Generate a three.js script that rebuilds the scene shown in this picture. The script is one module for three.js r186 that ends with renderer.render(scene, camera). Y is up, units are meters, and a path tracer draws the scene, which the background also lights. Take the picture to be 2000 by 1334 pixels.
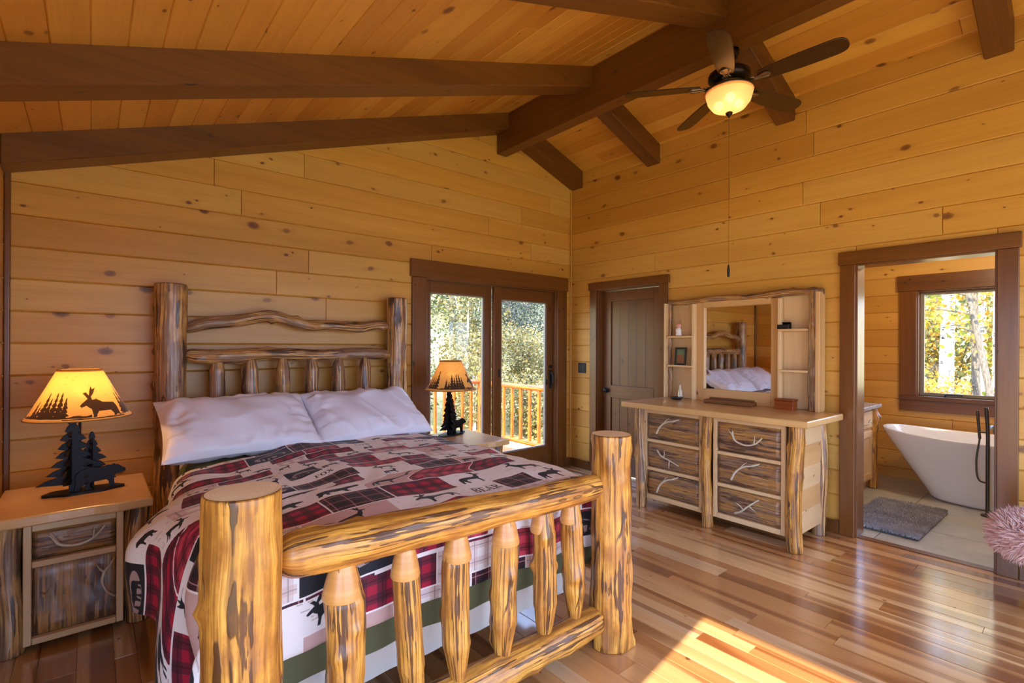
import * as THREE from 'three';
import { RoundedBoxGeometry } from 'three/addons/geometries/RoundedBoxGeometry.js';
import { mergeGeometries } from 'three/addons/utils/BufferGeometryUtils.js';

// ---------------------------------------------------------------- camera, sky, sun, exposure
const scene = new THREE.Scene();
const camera = new THREE.PerspectiveCamera(68.88, 2000 / 1334, 0.05, 400);
camera.position.set(-4.442, 1.45, 4.163);
camera.rotation.order = 'YXZ';
camera.rotation.set(0, THREE.MathUtils.degToRad(-40.14), THREE.MathUtils.degToRad(0.245));
camera.setViewOffset(2000, 1334, 0, -7.3, 2000, 1334);

const renderer = new THREE.WebGLRenderer({ antialias: true });
renderer.toneMapping = THREE.LinearToneMapping;
renderer.toneMappingExposure = 1.95;
renderer.shadowMap.enabled = true;

const SKY = 3.4, SUN = 9.5, FAN = 0.12, TABLE = 0.17;
{ // sky: clear air, brighter and whiter at the horizon, a few soft clouds all round
  const W = 512, H = 256, d = new Float32Array(W * H * 4);
  for (let j = 0; j < H; j++) for (let i = 0; i < W; i++) {
    const up = ((j + 0.5) / H - 0.5) * Math.PI, az = (i / W) * Math.PI * 2, s = Math.max(0, Math.sin(up));
    const c = Math.max(0, Math.sin(az * 3 + 2.1 * Math.sin(up * 7)) * Math.sin(az * 5 - up * 9 + 1) + 0.1) * (up > 0 ? Math.min(1, s * 6) * (1 - s) : 0);
    const k = Math.pow(1 - s, 3), o = (j * W + i) * 4, g = up < 0 ? 0.42 : 1;
    d[o] = SKY * g * (0.54 + 0.14 * k + 0.4 * c); d[o + 1] = SKY * g * (0.8 + 0.11 * k + 0.22 * c); d[o + 2] = SKY * g * (1.42 - 0.06 * k - 0.1 * c); d[o + 3] = 1;
  }
  const t = new THREE.DataTexture(d, W, H, THREE.RGBAFormat, THREE.FloatType);
  t.mapping = THREE.EquirectangularReflectionMapping; t.magFilter = t.minFilter = THREE.LinearFilter; t.needsUpdate = true;
  scene.background = t;
}
const sun = new THREE.DirectionalLight(0xffeed6, SUN);
{ const el = THREE.MathUtils.degToRad(33.7), az = THREE.MathUtils.degToRad(8);
  sun.position.set(-2 - 30 * Math.cos(el) * Math.cos(az), 30 * Math.sin(el), 3 + 30 * Math.cos(el) * Math.sin(az)); sun.target.position.set(-2, 0, 3);
  sun.castShadow = true; sun.shadow.mapSize.set(4096, 4096); sun.shadow.radius = 1.2;
  const c = sun.shadow.camera; c.left = -16; c.right = 16; c.top = 16; c.bottom = -16; c.near = 1; c.far = 80;
  sun.name = 'sun'; scene.add(sun, sun.target); }

// ---------------------------------------------------------------- helpers
const rng = (s) => () => { s = (s + 0x6d2b79f5) | 0; let t = Math.imul(s ^ (s >>> 15), 1 | s); t = (t + Math.imul(t ^ (t >>> 7), 61 | t)) ^ t; return ((t ^ (t >>> 14)) >>> 0) / 4294967296; };
const R0 = rng(7);
const V3 = (x, y, z) => new THREE.Vector3(x, y, z);
const clamp = (x, a = 0, b = 1) => Math.min(b, Math.max(a, x));
const mix = (a, b, t) => a + (b - a) * t;
const sm = (a, b, x) => { const t = clamp((x - a) / (b - a)); return t * t * (3 - 2 * t); };
const h2 = (x, y) => { let h = Math.imul(x, 374761393) + Math.imul(y, 668265263); h = Math.imul(h ^ (h >>> 13), 1274126177); return ((h ^ (h >>> 16)) >>> 0) / 4294967296; };
const md = (a, n) => ((a % n) + n) % n;
function vn(x, y, px = 1 << 20, py = 1 << 20, seed = 0) { // periodic value noise 0..1
  const xi = Math.floor(x), yi = Math.floor(y), fx = x - xi, fy = y - yi, u = fx * fx * (3 - 2 * fx), v = fy * fy * (3 - 2 * fy);
  const x0 = md(xi, px) + seed * 131, x1 = md(xi + 1, px) + seed * 131, y0 = md(yi, py), y1 = md(yi + 1, py);
  return mix(mix(h2(x0, y0), h2(x1, y0), u), mix(h2(x0, y1), h2(x1, y1), u), v);
}
const used = {};
function numbered(n) { const k = used[n] = (used[n] ?? -1) + 1; return k ? n + '_' + String(k).padStart(3, '0') : n; }
function tag(o, label, category, group, kind) { const u = {}; if (label) u.label = label; if (category) u.category = category; if (group) u.group = group; if (kind) u.kind = kind; o.userData = u; return o; }
function thing(name, label, category, pos = [0, 0, 0], turn = 0, group) {
  const o = new THREE.Group(); o.name = numbered(name); o.position.set(...pos); o.rotation.y = turn; scene.add(o);
  return tag(o, label, category, group);
}
function part(name, geo, mat, parent, label) {
  const m = new THREE.Mesh(geo, mat); m.name = name; m.castShadow = m.receiveShadow = true; parent.add(m);
  if (label) m.userData = { label };
  return m;
}
function struct(name, geo, mat) {
  const o = geo ? new THREE.Mesh(geo, mat) : new THREE.Group(); o.name = numbered(name); o.userData = { kind: 'structure' }; o.castShadow = o.receiveShadow = true; scene.add(o); return o;
}
function copyOf(o, label, pos, turn, group) {
  const c = o.clone(); c.name = numbered(o.name.replace(/_\d{3}$/, '')); c.userData = { ...o.userData, label }; if (group) c.userData.group = group;
  if (pos) c.position.set(...pos); if (turn !== undefined) c.rotation.y = turn; scene.add(c); return c;
}
const shift = (g, x, y, z) => g.translate(x, y, z);
// uv in metres with the grain along an axis ('x','y','z'); separate faces keep their own uv
function grain(geo, axis = 'x', ou = 0, ov = 0) {
  const g = geo.index ? geo.toNonIndexed() : geo, p = g.attributes.position, n = g.attributes.normal, uv = new Float32Array(p.count * 2);
  for (let i = 0; i < p.count; i += 3) {
    let nx = 0, ny = 0, nz = 0;
    for (let k = 0; k < 3; k++) { nx += n.getX(i + k); ny += n.getY(i + k); nz += n.getZ(i + k); }
    nx = Math.abs(nx); ny = Math.abs(ny); nz = Math.abs(nz);
    for (let k = 0; k < 3; k++) {
      const x = p.getX(i + k), y = p.getY(i + k), z = p.getZ(i + k); let u, v;
      if (axis === 'x') { u = x; v = ny > nz ? z : y; if (nx > ny && nx > nz) { u = z; v = y; } }
      else if (axis === 'y') { u = y; v = nx > nz ? z : x; if (ny > nx && ny > nz) { u = x; v = z; } }
      else { u = z; v = nx > ny ? y : x; if (nz > nx && nz > ny) { u = x; v = y; } }
      uv[(i + k) * 2] = u + ou; uv[(i + k) * 2 + 1] = v + ov;
    }
  }
  g.setAttribute('uv', new THREE.BufferAttribute(uv, 2));
  return g;
}
function box(x0, x1, y0, y1, z0, z1, axis = 'x', r = 0.004) {
  const w = x1 - x0, h = y1 - y0, d = z1 - z0;
  const g = new RoundedBoxGeometry(w, h, d, 1, Math.min(r, w / 2.5, h / 2.5, d / 2.5));
  g.translate((x0 + x1) / 2, (y0 + y1) / 2, (z0 + z1) / 2);
  return grain(g, axis, R0() * 3, R0() * 0.9);
}
function merge(list) {
  const a = list.map((g) => { const n = g.index ? g.toNonIndexed() : g; for (const k of Object.keys(n.attributes)) if (!['position', 'normal', 'uv'].includes(k)) n.deleteAttribute(k); return n; });
  return mergeGeometries(a);
}
// a board: convex outline in xy, front face at z = 0, chamfered edges, thickness T behind
function boardGeo(poly, T = 0.02, b = 0.005, grainY = false, ou = R0() * 5, ov = R0() * 3) {
  const n = poly.length, ins = [], pos = [], nor = [], uv = [];
  const edge = poly.map((p, i) => { const q = poly[(i + 1) % n], dx = q[0] - p[0], dy = q[1] - p[1], l = Math.hypot(dx, dy) || 1, along = Math.abs(grainY ? dy : dx) / l; return { p, dx: dx / l, dy: dy / l, b: along > 0.6 ? b : b * 0.3 }; });
  for (let i = 0; i < n; i++) {
    const e = edge[(i + n - 1) % n], f = edge[i]; // offset both edges inwards (ccw outline) and intersect
    const ax = e.p[0] - e.dy * e.b, ay = e.p[1] + e.dx * e.b, bx = f.p[0] - f.dy * f.b, by = f.p[1] + f.dx * f.b, den = e.dx * f.dy - e.dy * f.dx;
    if (Math.abs(den) < 1e-6) { ins.push([bx, by]); continue; }
    const t = ((bx - ax) * f.dy - (by - ay) * f.dx) / den; ins.push([ax + e.dx * t, ay + e.dy * t]);
  }
  const tri = (a, c, d) => {
    const u = V3(c[0] - a[0], c[1] - a[1], c[2] - a[2]).cross(V3(d[0] - a[0], d[1] - a[1], d[2] - a[2])).normalize();
    for (const q of [a, c, d]) { pos.push(q[0], q[1], q[2]); nor.push(u.x, u.y, u.z); uv.push((grainY ? q[1] : q[0]) + ou, (grainY ? q[0] : q[1]) + q[2] + ov); }
  };
  for (let i = 1; i < n - 1; i++) tri([...ins[0], 0], [...ins[i], 0], [...ins[i + 1], 0]);
  for (let i = 0; i < n; i++) {
    const j = (i + 1) % n, k = -b, A = [...poly[i], k], B = [...poly[j], k], a = [...ins[i], 0], c = [...ins[j], 0], A2 = [...poly[i], -T], B2 = [...poly[j], -T];
    tri(a, A, B); tri(a, B, c); tri(A, A2, B2); tri(A, B2, B);
  }
  const g = new THREE.BufferGeometry();
  g.setAttribute('position', new THREE.Float32BufferAttribute(pos, 3)); g.setAttribute('normal', new THREE.Float32BufferAttribute(nor, 3)); g.setAttribute('uv', new THREE.Float32BufferAttribute(uv, 2));
  return g;
}
const rect = (x0, x1, y0, y1) => [[x0, y0], [x1, y0], [x1, y1], [x0, y1]];
function clip(poly, f) { // keep f >= 0
  const out = [];
  poly.forEach((p, i) => { const q = poly[(i + 1) % poly.length], a = f(p), c = f(q); if (a >= 0) out.push(p); if (a * c < 0) { const t = a / (a - c); out.push([mix(p[0], q[0], t), mix(p[1], q[1], t)]); } });
  return out;
}
// courses of boards over x0..x1, y0..y1 (local), joints at random, openings left free
function boards(parent, mats, o) {
  const r = rng(o.seed); let y = o.y0;
  while (y < o.y1 - 0.01) {
    const w = o.width(r), y2 = Math.min(o.y1, y + w); let spans = [[o.x0, o.x1, y, y2]];
    for (const h of o.holes ?? []) if (Math.min(y2, h[3]) - Math.max(y, h[2]) > 0.004) spans = spans.flatMap(([a, c, p, q]) => (h[1] <= a || h[0] >= c ? [[a, c, p, q]] : [[a, h[0], p, q], [h[1], c, p, q], [h[0], h[1], Math.max(p, h[3]), q], [h[0], h[1], p, Math.min(q, h[2])]].filter((s) => s[1] - s[0] > 0.02 && s[3] - s[2] > 0.012)));
    for (const [a, c, ya, yb] of spans) {
      let x = a;
      while (x < c - 0.01) {
        let l = o.len[0] + (o.len[1] - o.len[0]) * r(); if (x === a && a === o.x0) l *= 0.35 + 0.65 * r();
        if (c - (x + l) < 0.35) l = c - x;
        let poly = rect(x + 0.0006, Math.min(c, x + l) - 0.0006, ya + 0.0004, yb - 0.0004);
        for (const f of o.clips ?? []) poly = clip(poly, f);
        if (poly.length > 2) { const m = part('board', boardGeo(poly, o.T ?? 0.02, o.bevel ?? 0.006, false, r() * 8, r() * 4), mats[Math.floor(r() * mats.length)], parent); m.position.z = o.lift ? o.lift * r() : 0; }
        x += l;
      }
    }
    y = y2;
  }
}
function plate(outline, holes, depth) { // wall slab in xy, from z = 0 back to -depth
  const s = new THREE.Shape(outline.map((p) => new THREE.Vector2(...p)));
  for (const h of holes) s.holes.push(new THREE.Path(rect(...h).reverse().map((p) => new THREE.Vector2(...p))));
  return new THREE.ExtrudeGeometry(s, { depth, bevelEnabled: false }).translate(0, 0, -depth);
}
function prism(outline, z0, z1, b = 0.006, axis = 'x') {
  const g = new THREE.ExtrudeGeometry(new THREE.Shape(outline.map((p) => new THREE.Vector2(...p))), { depth: z1 - z0 - 2 * b, bevelEnabled: true, bevelSize: b, bevelThickness: b, bevelOffset: -b, bevelSegments: 1 });
  return grain(g.translate(0, 0, z0 + b), axis, R0() * 4, R0());
}
// tapered tube along points with radii; caps closed
function tube(pts, rad, seg = 8, closed = true) {
  const n = pts.length, pos = [], uv = [], idx = [], P = pts.map((p) => (p.isVector3 ? p : V3(...p)));
  let up = V3(0.31, 0.2, 0.93).normalize(), len = 0;
  for (let i = 0; i < n; i++) {
    const t = P[Math.min(n - 1, i + 1)].clone().sub(P[Math.max(0, i - 1)]).normalize(); if (i) len += P[i].distanceTo(P[i - 1]);
    const a = up.clone().addScaledVector(t, -up.dot(t)).normalize(), b = t.clone().cross(a); up = a; const r = typeof rad === 'function' ? rad(i / (n - 1)) : rad[i] ?? rad;
    for (let k = 0; k <= seg; k++) { const w = (k / seg) * Math.PI * 2, c = Math.cos(w) * r, s = Math.sin(w) * r; pos.push(P[i].x + a.x * c + b.x * s, P[i].y + a.y * c + b.y * s, P[i].z + a.z * c + b.z * s); uv.push(k / seg, len); }
  }
  for (let i = 0; i < n - 1; i++) for (let k = 0; k < seg; k++) { const a = i * (seg + 1) + k, b = a + seg + 1; idx.push(a, a + 1, b, b, a + 1, b + 1); }
  if (closed) for (const e of [0, n - 1]) { const c = pos.length / 3; pos.push(P[e].x, P[e].y, P[e].z); uv.push(0.5, 0); for (let k = 0; k < seg; k++) { const a = e * (seg + 1) + k; e ? idx.push(c, a, a + 1) : idx.push(c, a + 1, a); } }
  const g = new THREE.BufferGeometry(); g.setAttribute('position', new THREE.Float32BufferAttribute(pos, 3)); g.setAttribute('uv', new THREE.Float32BufferAttribute(uv, 2)); g.setIndex(idx); g.computeVertexNormals(); return g;
}
const spline = (pts, n) => new THREE.CatmullRomCurve3(pts.map((p) => V3(...p))).getPoints(n);
// a peeled log from a to b: uneven radius, knots, bends; ends 'cut', 'point' (pencil end) or 'round'
function log(a, b, r0, r1, o = {}) {
  const A = V3(...a), B = V3(...b), L = A.distanceTo(B), M = o.seg ?? 28, N = Math.max(12, Math.ceil(L / (o.step ?? 0.03))), r = rng(o.seed ?? 1), sd = Math.floor(r() * 900), pos = [], uv = [], idx = [];
  const kn = []; for (let i = 0; i < (o.knots ?? L * 4); i++) kn.push([r() * Math.PI * 2, r() * L, 0.012 + 0.014 * r(), (o.knot ?? 0.010) * (0.5 + r())]);
  for (const k of o.bumps ?? []) kn.push(k);
  const rough = o.rough ?? 0.05, e0 = o.e0 ?? 'cut', e1 = o.e1 ?? 'cut', el = o.endLen ?? 0.12, ph = r() * 6, ring = [];
  const add = (t) => ring.push(t);
  add(0); if (e0 !== 'cut') for (const q of [0.06, 0.2, 0.4, 0.65, 0.95, 1.05]) add((el * q) / L); else add(0.006 / L);
  const s0 = ring[ring.length - 1]; const s1 = e1 !== 'cut' ? 1 - (el * 1.05) / L : 1 - 0.006 / L;
  for (let i = 1; i < N; i++) add(mix(s0, s1, i / N));
  if (e1 !== 'cut') for (const q of [1.05, 0.95, 0.65, 0.4, 0.2, 0.06]) add(1 - (el * q) / L); else add(s1); add(1);
  const endF = (d, kind) => (kind === 'cut' ? (d < 0.003 ? 0.955 : 1) : kind === 'round' ? Math.sqrt(clamp(1 - (1 - clamp(d / el)) ** 2, 0.02)) : d < el ? mix(0.34, 0.93, Math.pow(d / el, 0.8)) : 1);
  const bend = o.bend ?? (() => [0, 0]);
  for (const t of ring) {
    const y = t * L, [bx, bz] = bend(t), f = endF(y, e0) * endF(L - y, e1), rr = mix(r0, r1, t);
    for (let k = 0; k <= M; k++) {
      const w = (k / M) * Math.PI * 2, c = Math.cos(w), s = Math.sin(w);
      let q = 1 + rough * (vn(c * 1.3 + 7 + sd, y * 6 + s * 1.3 + ph) - 0.5) * 2 + rough * 0.5 * (vn(c * 3.5 + 3 + sd, s * 3.5 + y * 14) - 0.5) * 2, add2 = 0;
      for (const [ka, ky, kr, kh] of kn) { const da = Math.abs(Math.atan2(Math.sin(w - ka), Math.cos(w - ka))) * rr, dy = y - ky, d2 = (da * da + dy * dy * 0.6) / (kr * kr); if (d2 < 6) add2 += kh * Math.exp(-d2); }
      const R = (rr * q + add2) * f; pos.push(bx + c * R, y, bz + s * R); uv.push(k / M, y / 1.6 + sd * 0.137);
    }
  }
  const n = ring.length;
  for (let i = 0; i < n - 1; i++) for (let k = 0; k < M; k++) { const p = i * (M + 1) + k, q = p + M + 1; idx.push(p, q, p + 1, q, q + 1, p + 1); }
  if (!o.open) for (const e of [0, n - 1]) { const c = pos.length / 3, [bx, bz] = bend(e ? 1 : 0); pos.push(bx, e ? L : 0, bz); uv.push(0.5, 0.3); for (let k = 0; k < M; k++) { const p = e * (M + 1) + k; e ? idx.push(c, p + 1, p) : idx.push(c, p, p + 1); } }
  const g = new THREE.BufferGeometry(); g.setAttribute('position', new THREE.Float32BufferAttribute(pos, 3)); g.setAttribute('uv', new THREE.Float32BufferAttribute(uv, 2)); g.setIndex(idx); g.computeVertexNormals();
  { // weld the seam's normals
    const nn = g.attributes.normal; for (let i = 0; i < n; i++) { const p = i * (M + 1), q = p + M, v = V3(nn.getX(p) + nn.getX(q), nn.getY(p) + nn.getY(q), nn.getZ(p) + nn.getZ(q)).normalize(); nn.setXYZ(p, v.x, v.y, v.z); nn.setXYZ(q, v.x, v.y, v.z); }
  }
  const qn = new THREE.Quaternion().setFromUnitVectors(V3(0, 1, 0), B.clone().sub(A).normalize());
  return g.applyQuaternion(qn).translate(A.x, A.y, A.z);
}
function disc(c, n, r, rough = 0.03, seed = 3) { // slightly uneven end-grain face of a cut log
  const pos = [0, 0, 0.002], uv = [0.5, 0.5], idx = [], M = 40, rr = rng(seed)() * 9;
  for (let k = 0; k < M; k++) { const w = (k / M) * Math.PI * 2, R = r * (1 + rough * (vn(Math.cos(w) * 1.3 + rr, Math.sin(w) * 1.3 + 5) - 0.5) * 2); pos.push(Math.cos(w) * R, Math.sin(w) * R, 0); uv.push(0.5 + 0.48 * Math.cos(w), 0.5 + 0.48 * Math.sin(w)); idx.push(0, k + 1, ((k + 1) % M) + 1); }
  const g = new THREE.BufferGeometry(); g.setAttribute('position', new THREE.Float32BufferAttribute(pos, 3)); g.setAttribute('uv', new THREE.Float32BufferAttribute(uv, 2)); g.setIndex(idx); g.computeVertexNormals();
  return g.applyQuaternion(new THREE.Quaternion().setFromUnitVectors(V3(0, 0, 1), V3(...n))).translate(...c);
}
// closed sheet with thickness from a grid function P(u,v)
function sheet(P, nu, nv, th, uvf) {
  const pos = [], uv = [], idx = [], q = [];
  for (let j = 0; j <= nv; j++) for (let i = 0; i <= nu; i++) q.push(P(i / nu, j / nv));
  const at = (i, j) => q[clamp(j, 0, nv) * (nu + 1) + clamp(i, 0, nu)], C = (nu + 1) * (nv + 1);
  for (let side = 0; side < 2; side++) for (let j = 0; j <= nv; j++) for (let i = 0; i <= nu; i++) {
    const p = at(i, j); let x = p.x, y = p.y, z = p.z;
    if (side) { const n = at(i + 1, j).clone().sub(at(i - 1, j)).cross(at(i, j + 1).clone().sub(at(i, j - 1))).normalize(), e = Math.min(i, j, nu - i, nv - j) ? 1 : 0.5; x -= n.x * th * e; y -= n.y * th * e; z -= n.z * th * e; }
    pos.push(x, y, z); uv.push(...uvf(i / nu, j / nv, p));
  }
  for (let j = 0; j < nv; j++) for (let i = 0; i < nu; i++) { const a = j * (nu + 1) + i, b = a + nu + 1; idx.push(a, a + 1, b, a + 1, b + 1, b, C + a, C + b, C + a + 1, C + a + 1, C + b, C + b + 1); }
  const rim = []; for (let i = 0; i < nu; i++) rim.push(i); for (let j = 0; j < nv; j++) rim.push(j * (nu + 1) + nu); for (let i = nu; i > 0; i--) rim.push(nv * (nu + 1) + i); for (let j = nv; j > 0; j--) rim.push(j * (nu + 1));
  rim.forEach((a, k) => { const b = rim[(k + 1) % rim.length]; idx.push(a, C + a, b, b, C + a, C + b); });
  const g = new THREE.BufferGeometry(); g.setAttribute('position', new THREE.Float32BufferAttribute(pos, 3)); g.setAttribute('uv', new THREE.Float32BufferAttribute(uv, 2)); g.setIndex(idx); g.computeVertexNormals(); return g;
}
function lathe(profile, seg = 40) { return new THREE.LatheGeometry(profile.map((p) => new THREE.Vector2(...p)), seg); }

// ---------------------------------------------------------------- textures and materials
function dataTex(W, H, f, srgb = true, sx = 1, sy = 1) {
  const d = new Uint8Array(W * H * 4), c = [0, 0, 0];
  for (let j = 0; j < H; j++) for (let i = 0; i < W; i++) { f(i, j, c); const o = (j * W + i) * 4; d[o] = clamp(c[0], 0, 255); d[o + 1] = clamp(c[1], 0, 255); d[o + 2] = clamp(c[2], 0, 255); d[o + 3] = 255; }
  const t = new THREE.DataTexture(d, W, H); t.wrapS = t.wrapT = THREE.RepeatWrapping; t.magFilter = THREE.LinearFilter; t.minFilter = THREE.LinearMipmapLinearFilter; t.generateMipmaps = true;
  if (srgb) t.colorSpace = THREE.SRGBColorSpace; t.repeat.set(1 / sx, 1 / sy); t.needsUpdate = true; return t;
}
// sawn wood over mw x mh metres, u along the grain
function woodTex(W, H, mw, mh, o) {
  const r = rng(o.seed), wy = new Float32Array(W * H), kn = new Float32Array(W * H), ring = new Float32Array(W * H);
  for (let k = 0; k < o.knots; k++) {
    const cx = r() * W, cy = r() * H, rad = o.rad[0] + (o.rad[1] - o.rad[0]) * r() ** 2, el = 1.1 + r() * 0.7, rx = ((rad * el) / mw) * W, ry = (rad / mh) * H, tilt = (r() - 0.5) * 0.5, ext = 4.5, deep = 0.4 + 0.6 * r();
    for (let j = Math.floor(-ry * ext); j <= ry * ext; j++) for (let i = Math.floor(-rx * ext * 1.6); i <= rx * ext * 1.6; i++) {
      const x = i / rx, y = j / ry + tilt * x, d = Math.hypot(x, y), p = md(Math.floor(cy + j), H) * W + md(Math.floor(cx + i), W);
      wy[p] += Math.sign(y || 1) * rad * 1.1 * Math.exp(-((x / 2.1) ** 2)) * Math.exp(-Math.abs(y) / 1.6);
      ring[p] = Math.max(ring[p], 0.4 * Math.exp(-((x / 2.6) ** 2) - (y / 1.1) ** 2));
      if (d < 1.9) { kn[p] = Math.max(kn[p], deep * sm(1.25, 0.5, d)); ring[p] = Math.max(ring[p], Math.exp(-(((d - 0.95) / 0.3) ** 2))); }
    }
  }
  const s = o.seed;
  return dataTex(W, H, (i, j, c) => {
    const p = j * W + i, x = (i / W) * mw, y = (j / H) * mh + wy[p], fx = (i / W), fy = (j / H) + wy[p] / mh;
    const lane = vn(fx * Math.round(mw * 0.7), fy * Math.round(mh * 9), Math.round(mw * 0.7), Math.round(mh * 9), s);
    const warp = vn(fx * Math.round(mw * 0.5), fy * Math.round(mh * 3), Math.round(mw * 0.5), Math.round(mh * 3), s + 1);
    const line = 0.5 + 0.5 * Math.sin((y * o.freq + warp * 5) * Math.PI * 2);
    const fib = vn(fx * Math.round(mw * 7), fy * Math.round(mh * 380), Math.round(mw * 7), Math.round(mh * 380), s + 2);
    const t = clamp(0.16 + o.line * line * line + o.lane * (lane - 0.4) + o.fiber * (fib - 0.5));
    for (let k = 0; k < 3; k++) {
      let v = mix(o.light[k], o.dark[k], t);
      if (o.heart) v = mix(v, o.heart[k], sm(o.hs ?? 0.56, (o.hs ?? 0.56) + 0.12, vn(fx * 2, fy * Math.round(mh * 14), 2, Math.round(mh * 14), s + 5) * 0.75 + 0.25 * lane) * 0.68);
      v = mix(v, o.ring[k], ring[p] * 0.55); v = mix(v, o.knot[k], kn[p] * (0.72 + 0.28 * vn(i * 0.25, j * 0.25))); c[k] = v;
    }
  }, true, mw, mh);
}
const pineTex = woodTex(2048, 512, 4, 1, { seed: 11, knots: 38, rad: [0.004, 0.024], freq: 9, line: 0.1, lane: 0.42, fiber: 0.26, light: [220, 170, 84], dark: [184, 130, 50], ring: [134, 80, 28], knot: [92, 50, 20] });
const stainTex = woodTex(1024, 512, 3, 0.8, { seed: 23, knots: 12, rad: [0.006, 0.015], freq: 14, line: 0.16, lane: 0.6, fiber: 0.45, light: [146, 102, 54], dark: [100, 66, 30], ring: [70, 42, 18], knot: [46, 26, 12] });
const tanTex = woodTex(1024, 512, 2, 0.8, { seed: 31, knots: 9, rad: [0.004, 0.012], freq: 10, line: 0.14, lane: 0.5, fiber: 0.3, light: [226, 190, 140], dark: [196, 152, 98], ring: [150, 98, 52], knot: [96, 58, 30] });
const floorTex = woodTex(2048, 1024, 3, 1.5, { seed: 47, knots: 22, rad: [0.003, 0.009], freq: 14, line: 0.14, lane: 0.8, fiber: 0.36, light: [218, 182, 136], dark: [184, 140, 98], ring: [108, 70, 42], knot: [64, 38, 22], heart: [138, 94, 60], hs: 0.54 });
// log skin: wrap in u, 1.6 m in v; golden wood with strips of brown and grey bark left on
function logTexture(o) {
  const W = 1024, H = 1024, s = o.seed, hgt = new Float32Array(W * H), r = rng(s), kd = new Float32Array(W * H);
  for (let k = 0; k < 9; k++) { const cx = r() * W, cy = r() * H, a = 6 + r() * 10, b = a * (1 + r()); for (let j = -b * 2 | 0; j < b * 2; j++) for (let i = -a * 2 | 0; i < a * 2; i++) { const d = Math.hypot(i / a, j / b); if (d < 2) { const p = md(cy + j | 0, H) * W + md(cx + i | 0, W); kd[p] = Math.max(kd[p], 0.9 * Math.exp(-(((d - 0.75) / 0.3) ** 2)) + 0.35 * sm(0.6, 0, d)); } } }
  const fb = (u, v, a, b, q) => 0.5 * vn(u * a, v * b, a, b, q) + 0.26 * vn(u * a * 2, v * b * 2, a * 2, b * 2, q + 1) + 0.14 * vn(u * a * 4, v * b * 4, a * 4, b * 4, q + 2) + 0.1 * vn(u * a * 9, v * b * 9, a * 9, b * 9, q + 3);
  const map = dataTex(W, H, (i, j, c) => {
    const u = i / W, v = j / H, w = (vn(u * 6, v * 8, 6, 8, s + 3) - 0.5) * 0.02, uu = u + w;
    const st = vn(uu * 64 + 64, v * 5, 64, 5, s), st2 = vn(uu * 190 + 190, v * 18, 190, 18, s + 1), big = fb(uu + 1, v, 5, 6, s + 2), mot = fb(uu + 1, v, 14, 22, s + 6), rag = fb(uu + 1, v, 16, 6, s + 11);
    const ck = 1 - Math.abs(vn(uu * 24 + 24, v * 3, 24, 3, s + 8) - 0.5) * 2, crack = sm(0.93, 0.985, ck) * sm(0.5, 0.62, big);
    const bark = sm(o.cut, o.cut + 0.035, rag * 0.8 + st * 0.2), grey = sm(o.grey, o.grey + 0.14, big * 0.75 + st * 0.25), dk = sm(0.46, 0.7, st * 0.45 + st2 * 0.3 + mot * 0.3);
    for (let k = 0; k < 3; k++) { let x = mix(o.light[k], o.mid[k], clamp(mot * 1.6 + st * 0.5 - 0.55)); x = mix(x, o.ash[k], grey * 0.7); x = mix(x, o.dark[k], dk * 0.55); x = mix(x, o.bark[k], bark * (0.45 + 0.5 * mot + 0.15 * st2)); x = mix(x, o.bark[k] * 0.85, Math.max(crack * 0.8, kd[j * W + i] * 0.75)); c[k] = x * (0.86 + 0.28 * st2) + (mot - 0.5) * 40; }
    hgt[j * W + i] = 0.5 + 0.2 * st + 0.15 * st2 + 0.2 * mot - 0.15 * dk - 0.4 * crack + 0.25 * bark - 0.35 * kd[j * W + i];
  });
  const bump = dataTex(W / 2, H / 2, (i, j, c) => { c[0] = c[1] = c[2] = 255 * clamp(hgt[j * 2 * W + i * 2]); }, false);
  return { map, bumpMap: bump };
}
const goldLog = logTexture({ seed: 5, cut: 0.635, grey: 0.57, light: [228, 168, 74], mid: [172, 106, 30], ash: [150, 102, 52], dark: [96, 52, 16], bark: [70, 40, 18] });
const ashLog = logTexture({ seed: 9, cut: 0.57, grey: 0.47, light: [224, 178, 112], mid: [166, 110, 54], ash: [134, 106, 92], dark: [96, 60, 32], bark: [66, 44, 32] });
const barkSlab = logTexture({ seed: 15, cut: 0.56, grey: 0.46, light: [196, 144, 78], mid: [158, 108, 56], ash: [146, 120, 106], dark: [98, 66, 40], bark: [84, 58, 42] });
const slabMap = (() => { const t = barkSlab.map.clone(); t.rotation = Math.PI / 2; t.repeat.set(1 / 0.3, 1 / 1.1); t.needsUpdate = true; return t; })();
const slabBump = (() => { const t = barkSlab.bumpMap.clone(); t.rotation = Math.PI / 2; t.repeat.set(1 / 0.3, 1 / 1.1); t.needsUpdate = true; return t; })();
const slabMapV = (() => { const t = barkSlab.map.clone(); t.repeat.set(1 / 0.35, 1 / 0.9); t.needsUpdate = true; return t; })();
const endTex = dataTex(256, 256, (i, j, c) => { const x = i / 128 - 1, y = j / 128 - 1, d = Math.hypot(x + 0.06, y - 0.04) + 0.05 * (vn(x * 3 + 9, y * 3 + 9) - 0.5), a = 0.5 + 0.5 * Math.sin(d * 62), cr = sm(0.05, 0, Math.abs(Math.atan2(y, x) - 0.7 + 0.3 * d)) * sm(0.9, 0.2, d); const base = [255, 238, 198], dk = [240, 204, 146], ck = [206, 146, 80]; for (let k = 0; k < 3; k++) c[k] = mix(mix(base[k], dk[k], a * 0.45 + 0.5 * sm(0.85, 1, d) + 0.3 * vn(x * 6 + 20, y * 6)), ck[k], cr * 0.7); });
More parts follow.
